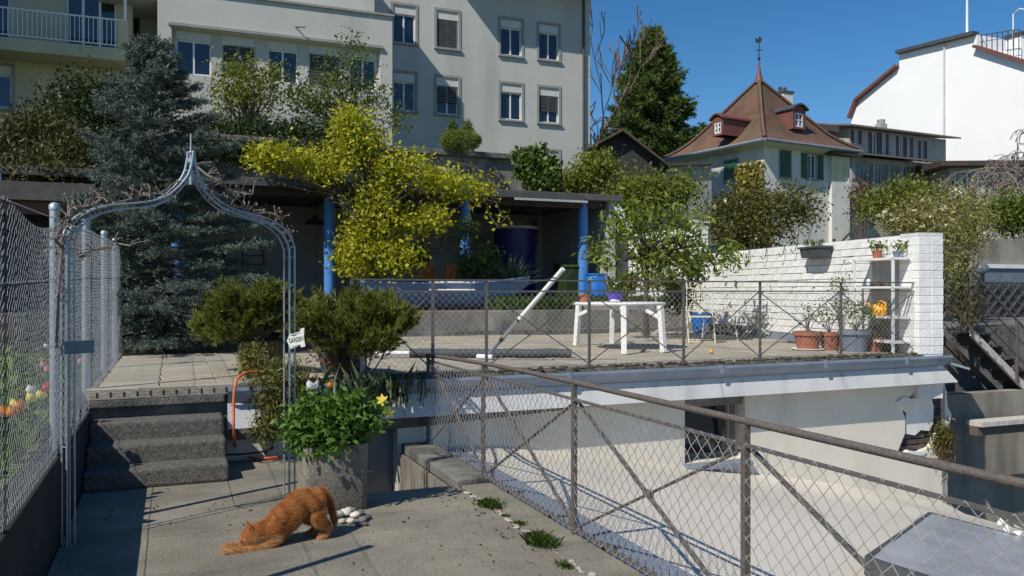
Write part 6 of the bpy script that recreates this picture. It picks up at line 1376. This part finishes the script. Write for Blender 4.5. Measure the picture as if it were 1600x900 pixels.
# strip of plants at the foot of the tall pier
shrub('bed_bush', 'low green bush at the back corner of the deck near the white wall', 'shrub', [pblob(1060,465,32,18,15.7)], 'ivy', 900, .09, 113, 1.1, clump=.09, stems=12)
shrub('white_wall_climber', 'dark ivy on the white wall behind the peach tree', 'climber', [pblob(1080,420,26,22,15.6,10)], 'ivy', 600, .09, 114, 1.1, clump=.09, stems=12)

# ---- garden behind the fence at the left
LZ = .52; rg = np.random.default_rng(120); n = 26000; x = -.9-rg.random(n)**1.5*6; y = rg.uniform(1.5,15, n)
tag(blades('lawn_grass', L['grass'], None, np.c_[x, y, np.full(n, LZ)], .10, .005, rg, .7, base=(-4,8,LZ)), 'green lawn grass behind the galvanised fence', 'grass', kind='stuff')
cols_ = {'o':'orange_flower','y':'yellow_flower','r':'red_flower','p':'pink_flower','w':'white_flower'}
fl = [(40,650,'o','orange'),(85,640,'o','orange'),(60,625,'y','yellow'),(76,628,'y','yellow'),(50,615,'w','white'),(68,575,'p','pink'),(80,582,'p','pink'),(72,545,'w','white'),(112,505,'o','orange'),(124,507,'o','orange'),(122,611,'r','red'),(128,609,'r','red'),(133,570,'p','pink'),(12,650,'o','orange'),(125,598,'w','white'),(30,640,'y','yellow')]
def cup(b, c, r, h, flare=0):
    n = 12; b0 = len(b.v); prof = [(.15,0),(.8,.15),(1.0,.45),(.85,.8),(.7,1.0)]
    for j, (f, z) in enumerate(prof):
        for k in range(n):
            t = 2*math.pi*k/n; w_ = (1+.10*math.cos(3*t))*(1+flare*z*z*(1+.3*math.cos(3*t))); zz = z*(1-.35*flare)+((.14+.2*flare)*math.cos(3*t) if j == 4 else 0)
            b.v.append((c[0]+r*f*w_*math.cos(t), c[1]+r*f*w_*math.sin(t), c[2]+h*zz))
    for j in range(4):
        for k in range(n): b.f.append((b0+j*n+k, b0+j*n+(k+1)%n, b0+j*n+n+(k+1)%n, b0+j*n+n+k))
def tulip(name, label, base, h_, mat, seed, cat='flower', group='tulips behind the fence'):
    t = thing(name, label, cat, base, group); r_ = random.Random(seed); b = MB(); top = V(base)+V((r_.uniform(-.03,.03),r_.uniform(-.03,.03),h_)); b.tube([V(base), V(base).lerp(top,.5)+V((.01,0,0)), top], .006, 5); b.build('stem', L['fresh'], t)
    b = MB(); cup(b, top, .034, .062); b.build('bloom', L[mat], t, smooth=True); rg = np.random.default_rng(seed)
    p2 = np.repeat(np.array([V(base)]), 5, axis=0); d = rv(rg, 5); d[:,2] = np.abs(d[:,2])+.9; d /= np.linalg.norm(d, axis=1)[:,None]; leafmesh('leaf', L['fresh'], t, p2, h_*.75, rg, .16, 0, d); return t
names_ = {}
where = ['lowest left','in the mid bed','beside the white bloom','in the mid bed next to its twin','over the yellow pair','of the upper pair, nearer the camera','of the upper pair, farther back','highest, left of the fence post','left of the high pair by the arch','right of the high pair by the arch','left of the red pair by the arch','right of the red pair by the arch','under the name plate','at the very left edge','above the red pair','left of the yellow pair']
for i, (x, y, cc, cn_) in enumerate(fl):
    p = PZ(x, y, .80 if y > 540 else 1.02); p.x = min(p.x, -.86); h_ = p.z-LZ; tulip('tulip', '%s tulip behind the galvanised fence, %s' % (cn_, where[i]), (p.x,p.y,p.z-h_), h_, cols_[cc], 200+i)
for i, (u, v, s) in enumerate([(-1.4,4.2,.4),(-1.5,5.4,.5),(-1.3,6.8,.5),(-1.5,8.6,.55),(-1.8,10.5,.6)]):
    c = (np.array([u,v,LZ+.14]), np.array([s*.7,s,.22])); shrub('border_plant', ['low leafy border plant nearest the camera behind the fence','second leafy border plant behind the fence','third leafy border plant, behind the thick fence post','fourth leafy border plant behind the fence','farthest leafy border plant behind the fence'][i], 'plant', [c], 'fresh', 500, .12, 130+i, LZ, 'border plants behind the fence', clump=.08, stems=8, stem_r=.006, aspect=.35)

# ================================================================== PLANTER, FLOWERS, STONES, HOSE
pc = PZ(524,797,0); pl1 = PZ(577,797,0); pw = .455; pd = V((1,0,0)); pn = V((0,1,0)); PH = .47
pb = pl1-pd*(pw/2)+pn*.2; plt = thing('stone_planter', 'weathered square concrete planter holding a lush peony', 'planter', pb)
def pq(a, b_, z): q = pb+pd*a+pn*b_; return (q.x,q.y,z)
hw = pw/2; b = MB(); ro = .0
def ringp(w2, d2, z, r=.05, n=4):
    pts = []
    for sx, sy, a0 in ((1,1,0),(-1,1,90),(-1,-1,180),(1,-1,270)):
        for k in range(n+1): a = R(a0+90*k/n); pts.append(pq(sx*(w2-r)+r*math.cos(a), sy*(d2-r)+r*math.sin(a), z))
    return pts
rs = [ringp(hw*.95,.18,0),ringp(hw*.97,.19,.03),ringp(hw,.20,PH-.04),ringp(hw*1.0,.20,PH),ringp(hw*.86,.16,PH),ringp(hw*.84,.155,PH-.06)]; m = len(rs[0])
b.add([p for r_ in rs for p in r_], [(i*m+k,i*m+(k+1)%m,(i+1)*m+(k+1)%m,(i+1)*m+k) for i in range(len(rs)-1) for k in range(m)]+[tuple(reversed(range(m)))]); b.build('trough', M['concrete'], plt, smooth=True)
b = MB(); b.add(ringp(hw*.85,.157,PH-.05), [tuple(range(m))]); b.build('soil', M['soil'], plt)
pk = 5.95
shrub('peony', 'lush bright green peony foliage filling the stone planter', 'plant', [pblob(515,665,58,32,pk,50),pblob(490,690,34,22,pk),pblob(545,650,44,24,pk),pblob(480,655,28,24,pk),pblob(505,705,30,12,pk-.1)], 'peony', 5200, .068, 140, PH-.05, clump=.055, per=7, stems=70, stem_r=.008, stem_mat='twig', aspect=.42, shell=.5)
rg = np.random.default_rng(141); q = np.array(pb)+np.array(pd)*.16+np.array([0,0,PH-.04]); t = thing('daffodil_leaves', 'narrow daffodil leaves at the right end of the planter', 'plant', tuple(q)); blades('foliage', L['spear'], t, q+rg.normal(size=(46,3))*np.array([.05,.04,.0]), .38, .007, rg, .55)
def flower(label, x, y, D, mat, n, size, base, cup_=False, name='daffodil', core=None, grp=None):
    c = PD(x, y, D); t = thing(name, label, 'flower', base, grp); b = MB(); b.tube([V(base), V(base).lerp(c,.6)+V((0,0,.06)), c], .005, 5); b.build('stem', L['fresh'], t); rg = np.random.default_rng(int(x)); a = np.arange(n)*2*math.pi/n
    if cup_: b = MB(); cup(b, c, size*.42, size*.8, (.5 if mat == 'white_flower' else .2)); b.build('bloom', L[mat], t, smooth=True); return t
    nrm = (-ef*.8+Z*.3+er*.2).normalized(); a1 = nrm.cross(X).normalized(); a2 = nrm.cross(a1); b = MB()
    for k in a:
        d = a1*math.cos(k)+a2*math.sin(k); w_ = nrm.cross(d)*size*.27; b.add([c, c+d*size*.5+w_+nrm*size*.12, c+d*size+nrm*size*.05, c+d*size*.5-w_+nrm*size*.12], [(0,1,2,3)])
    b.build('petals', L[mat], t)
    if core: b = MB(); b.lathe([(.010,0),(.014,.018),(.018,.022)], (0,0,0), 10); q_ = nrm.to_track_quat('Z','Y').to_matrix(); b.v = [tuple(c+q_@V(p)) for p in b.v]; b.build('trumpet', L[core], t)
    return t
bb_ = V(pb)+pd*.14+V((0,0,PH-.05))
flower('yellow daffodil rising at the right of the planter', 597,625, 5.85, 'yellow_flower', 6, .048, bb_, core='yellow_flower')
flower('greenish daffodil bud hanging lower at the right of the planter', 608,645, 5.85, 'lime', 5, .05, bb_+pd*.02, core=None)
flower('open white tulip above the peony foliage', 487,609, 6.0, 'white_flower', 8, .085, V(pb)+V((-.05,0,PH-.05)), True, 'tulip')
flower('orange tulip behind the white tulip', 516,606, 6.4, 'orange_flower', 7, .055, V(pb)+V((.05,.15,PH-.05)), True, 'tulip')
# pile of stones by the planter
grp = 'stones piled by the planter'; rgq = random.Random(17)
adj = ['smooth','cracked','flat','rounded','tilted','chipped','lumpy','angular']
sp_ = [(528,806,20,1),(541,803,22,1),(555,806,18,1),(534,815,14,1),(548,815,16,1),(562,802,16,.3),(567,812,16,.3),(575,808,13,0),(560,818,12,.3),(544,796,15,1),(571,818,10,0),(552,797,14,.3)]
plab = ['pale stone at the left end of the pile by the planter','largest pale stone on the pile by the planter','pale stone right of the largest in the pile','small pale stone at the front left of the pile','pale stone at the front middle of the pile','grey striped stone at the back right of the pile','grey stone in the right half of the pile','dark brown stone at the right end of the pile','grey stone at the front right of the pile','pale stone at the top against the planter','small dark stone lying apart in front at the right','grey stone at the top right against the planter']
for i, (x, y, r_, pale) in enumerate(sp_):
    c = PZ(x, y+3, 0); rr = r_*5.5/F*.44; b = MB(); b.blob((c.x,c.y,rr*.6), rr*1.05, rr, rr*.68, 9, 7, .16, rgq); tag(b.build('stone', M['stone_pale' if pale == 1 else ('lowwall' if pale else 'stone_dark')], None, (c.x,c.y,0), smooth=True), plab[i], 'stone', grp)
# hose
b = MB(); hp_ = [PD(440,590,7.9),PD(418,584,7.75),PD(395,581,7.6),PD(375,588,7.42),PD(367,605,7.33),PD(365,640,7.30),PD(366,680,7.30),PZ(372,706,.02),PZ(400,716,.02),PZ(440,714,.02)]
b.tube(smooth_path(hp_), .0125, 8); tag(b.build('garden_hose', M['hose'], None, hp_[7], smooth=True), 'orange garden hose hanging over the deck edge beside the steps', 'hose')
b = MB(); c = PZ(385,712,.03); b.tube(smooth_path([c+V((.3*math.cos(k)*(.6+.03*k),.22*math.sin(k)*(.6+.03*k),.01+.008*k)) for k in np.arange(0,8,.7)]), .010, 6); tag(b.build('cable_coil', M['dark'], None, (c.x,c.y,0), smooth=True), 'dark cable coil lying in the shade beside the steps', 'cable')
# bracket shadows etc: short pipe stub beside the pit
# ================================================================== CAT
k0 = PZ(345,862,0); k1 = PZ(498,838,0)
def cp(x, y, side=0):     # a point of the cat in its own upright plane, side offset across it
    t = (x-345)/(498-345); D = (k0.x*SA+k0.y*CA)*(1-t)+(k1.x*SA+k1.y*CA)*t; p = PD(x, y, D); ax_ = (k1-k0).normalized(); return p+V((-ax_.y,ax_.x,0))*side
cat = thing('ginger_cat', 'ginger cat stretching with front paws forward on the sunny concrete', 'cat', (k0+k1)/2)
def skin_body(name, verts, edges, radii, mat, parent, root=0, lev=2):
    me = bpy.data.meshes.new(name); off = WB[parent.name]; me.from_pydata([V(v)-off for v in verts], edges, []); o = bpy.data.objects.new(name, me); link(o, parent)
    m = o.modifiers.new('skin','SKIN'); m.use_smooth_shade = True; m.branch_smoothing = .6
    for i, r_ in enumerate(radii):
        sv = me.skin_vertices[0].data[i]; sv.radius = r_ if isinstance(r_, tuple) else (r_, r_); sv.use_root = (i == root)
    s_ = o.modifiers.new('sub','SUBSURF'); s_.levels = lev; s_.render_levels = lev
    dg = bpy.context.evaluated_depsgraph_get(); me2 = bpy.data.meshes.new_from_object(o.evaluated_get(dg)); o.modifiers.clear(); o.data = me2; me2.name = name; me2.materials.clear(); me2.materials.append(mat)
    me2.polygons.foreach_set('use_smooth', [True]*len(me2.polygons)); return o
vv = [cp(487,783), cp(470,785), cp(450,803), cp(430,825), cp(411,834), cp(395,838), cp(384,845), cp(376,850)]
rr = [.096,.112,.114,.096,.070,.080,.055,.034]
ee = [(i,i+1) for i in range(7)]
for s in (-1,1):
    n0 = len(vv); f = 0 if s < 0 else 5
    vv += [cp(427,840,s*.050), cp(408,853,s*.055), cp(385,858,s*.058), cp(361+f,860,s*.054), cp(350+f,861.5,s*.054), cp(343+f,862.5,s*.054)]; rr += [.052,.036,.027,.023,.027,.021]; ee += [(3,n0)]+[(n0+i,n0+i+1) for i in range(5)]
    n0 = len(vv); dx = 0 if s < 0 else -9
    vv += [cp(491+dx,797,s*.052), cp(488+dx,812,s*.058), cp(507+dx,820,s*.056), cp(503+dx,832,s*.056), cp(497+dx,838,s*.056), cp(490+dx,839.5,s*.056)]; rr += [.068,.048,.024,.018,.023,.018]; ee += [(0,n0)]+[(n0+i,n0+i+1) for i in range(5)]
n0 = len(vv); vv += [cp(499,766), cp(509,777), cp(516,795), cp(520,811), cp(523,823)]; rr += [.026,.019,.018,.015,.009]; ee += [(0,n0)]+[(n0+i,n0+i+1) for i in range(4)]
M['cat'] = pm('cat_coat', (.40,.16,.045), (.27,.095,.025), 9, .85)
body = skin_body('body', vv, ee, rr, M['cat'], cat)
# ears, eyes, nose
hc_ = cp(394,838); axf = (cp(377,850)-cp(394,838)).normalized(); lat = V((-(k1-k0).normalized().y,(k1-k0).normalized().x,0)); upf = lat.cross(axf).normalized(); upf = upf if upf.z > 0 else -upf
for s in (-1,1):
    e = hc_+lat*s*.040+upf*.048-axf*.012; b = MB(); tip_ = e+upf*.052-axf*.012+lat*s*.016; b.add([e+lat*s*.026-upf*.012, e-lat*s*.024, e-axf*.018, tip_, e+axf*.012], [(0,4,3),(4,1,3),(1,2,3),(2,0,3),(0,2,1,4)]); er_ = b.build('ear', M['cat'], cat)
    b = MB(); b.add([e+axf*.014+lat*s*.016, e+axf*.014-lat*s*.012, tip_+axf*.004-upf*.014], [(0,1,2)]); b.build('inner_ear', M['terracotta'], er_)
    b = MB(); p = hc_+axf*.066+lat*s*.030+upf*.022; b.tube([p-lat*.011-axf*.002, p+upf*.003, p+lat*.011-axf*.002], .004, 5); b.build('eye', M['dark'], cat, smooth=True)
b = MB(); p = cp(375.5,851)+axf*.022+upf*.012; b.blob(p, .009,.009,.006, 8,6); b.build('nose', M['terracotta'], cat, smooth=True)
# coat of short hairs, swept towards the tail
me = body.data; nv_ = len(me.vertices); co = np.empty(nv_*3); me.vertices.foreach_get('co', co); co = co.reshape(-1,3); no = np.empty(nv_*3); me.vertices.foreach_get('normal', no); no = no.reshape(-1,3)
me.calc_loop_triangles(); tri = np.empty(len(me.loop_triangles)*3, dtype=np.int32); me.loop_triangles.foreach_get('vertices', tri); tri = tri.reshape(-1,3)
ar = np.linalg.norm(np.cross(co[tri[:,1]]-co[tri[:,0]], co[tri[:,2]]-co[tri[:,0]]), axis=1); rg = np.random.default_rng(5)
def hairs(n, name, mat, ln, sel=None, hw=.0009):
    ti = rg.choice(len(tri), n, p=ar/ar.sum()); w_ = rg.dirichlet((1,1,1), n); p = (co[tri[ti]]*w_[:,:,None]).sum(1); nn = (no[tri[ti]]*w_[:,:,None]).sum(1)
    if sel is not None: kk = sel(p, nn); p, nn = p[kk], nn[kk]
    n = len(p); back = np.array((k1-k0).normalized())+np.array([0,0,.1]); d = nn*.5+back*.8+rv(rg, n)*.42; d /= np.linalg.norm(d, axis=1)[:,None]; s = np.cross(d, nn); s /= np.linalg.norm(s, axis=1)[:,None]+1e-6
    l = ln*(.6+.8*rg.random((n,1))); p = p+np.array(WB[cat.name])-nn*.001
    np_mesh(name, np.stack([p-s*hw, p+s*hw, p+d*l], axis=1).reshape(-1,3), 3, L[mat], cat)
ax3 = np.array((k1-k0).normalized())
def sets(kind):
    def f(p, nn):
        z = p[:,2]+WB[cat.name].z; t = p@ax3; band = np.sin(t*62+2.0*np.sin(z*25)+p@np.array(lat)*14); low = (nn[:,2] < -.30) | (z < .075)
        r_ = rg.random(len(p))
        if kind == 'pale': return low & (r_ < .75)
        if kind == 'dark': return (band > .35) & ~low & (r_ < .8)
        return (band <= .35) | (r_ < .3)
    return f
hairs(95000, 'coat', 'fur', .026, sets('mid')); hairs(70000, 'striped_fur', 'fur_dark', .026, sets('dark')); hairs(70000, 'pale_fur', 'fur_pale', .020, sets('pale'))
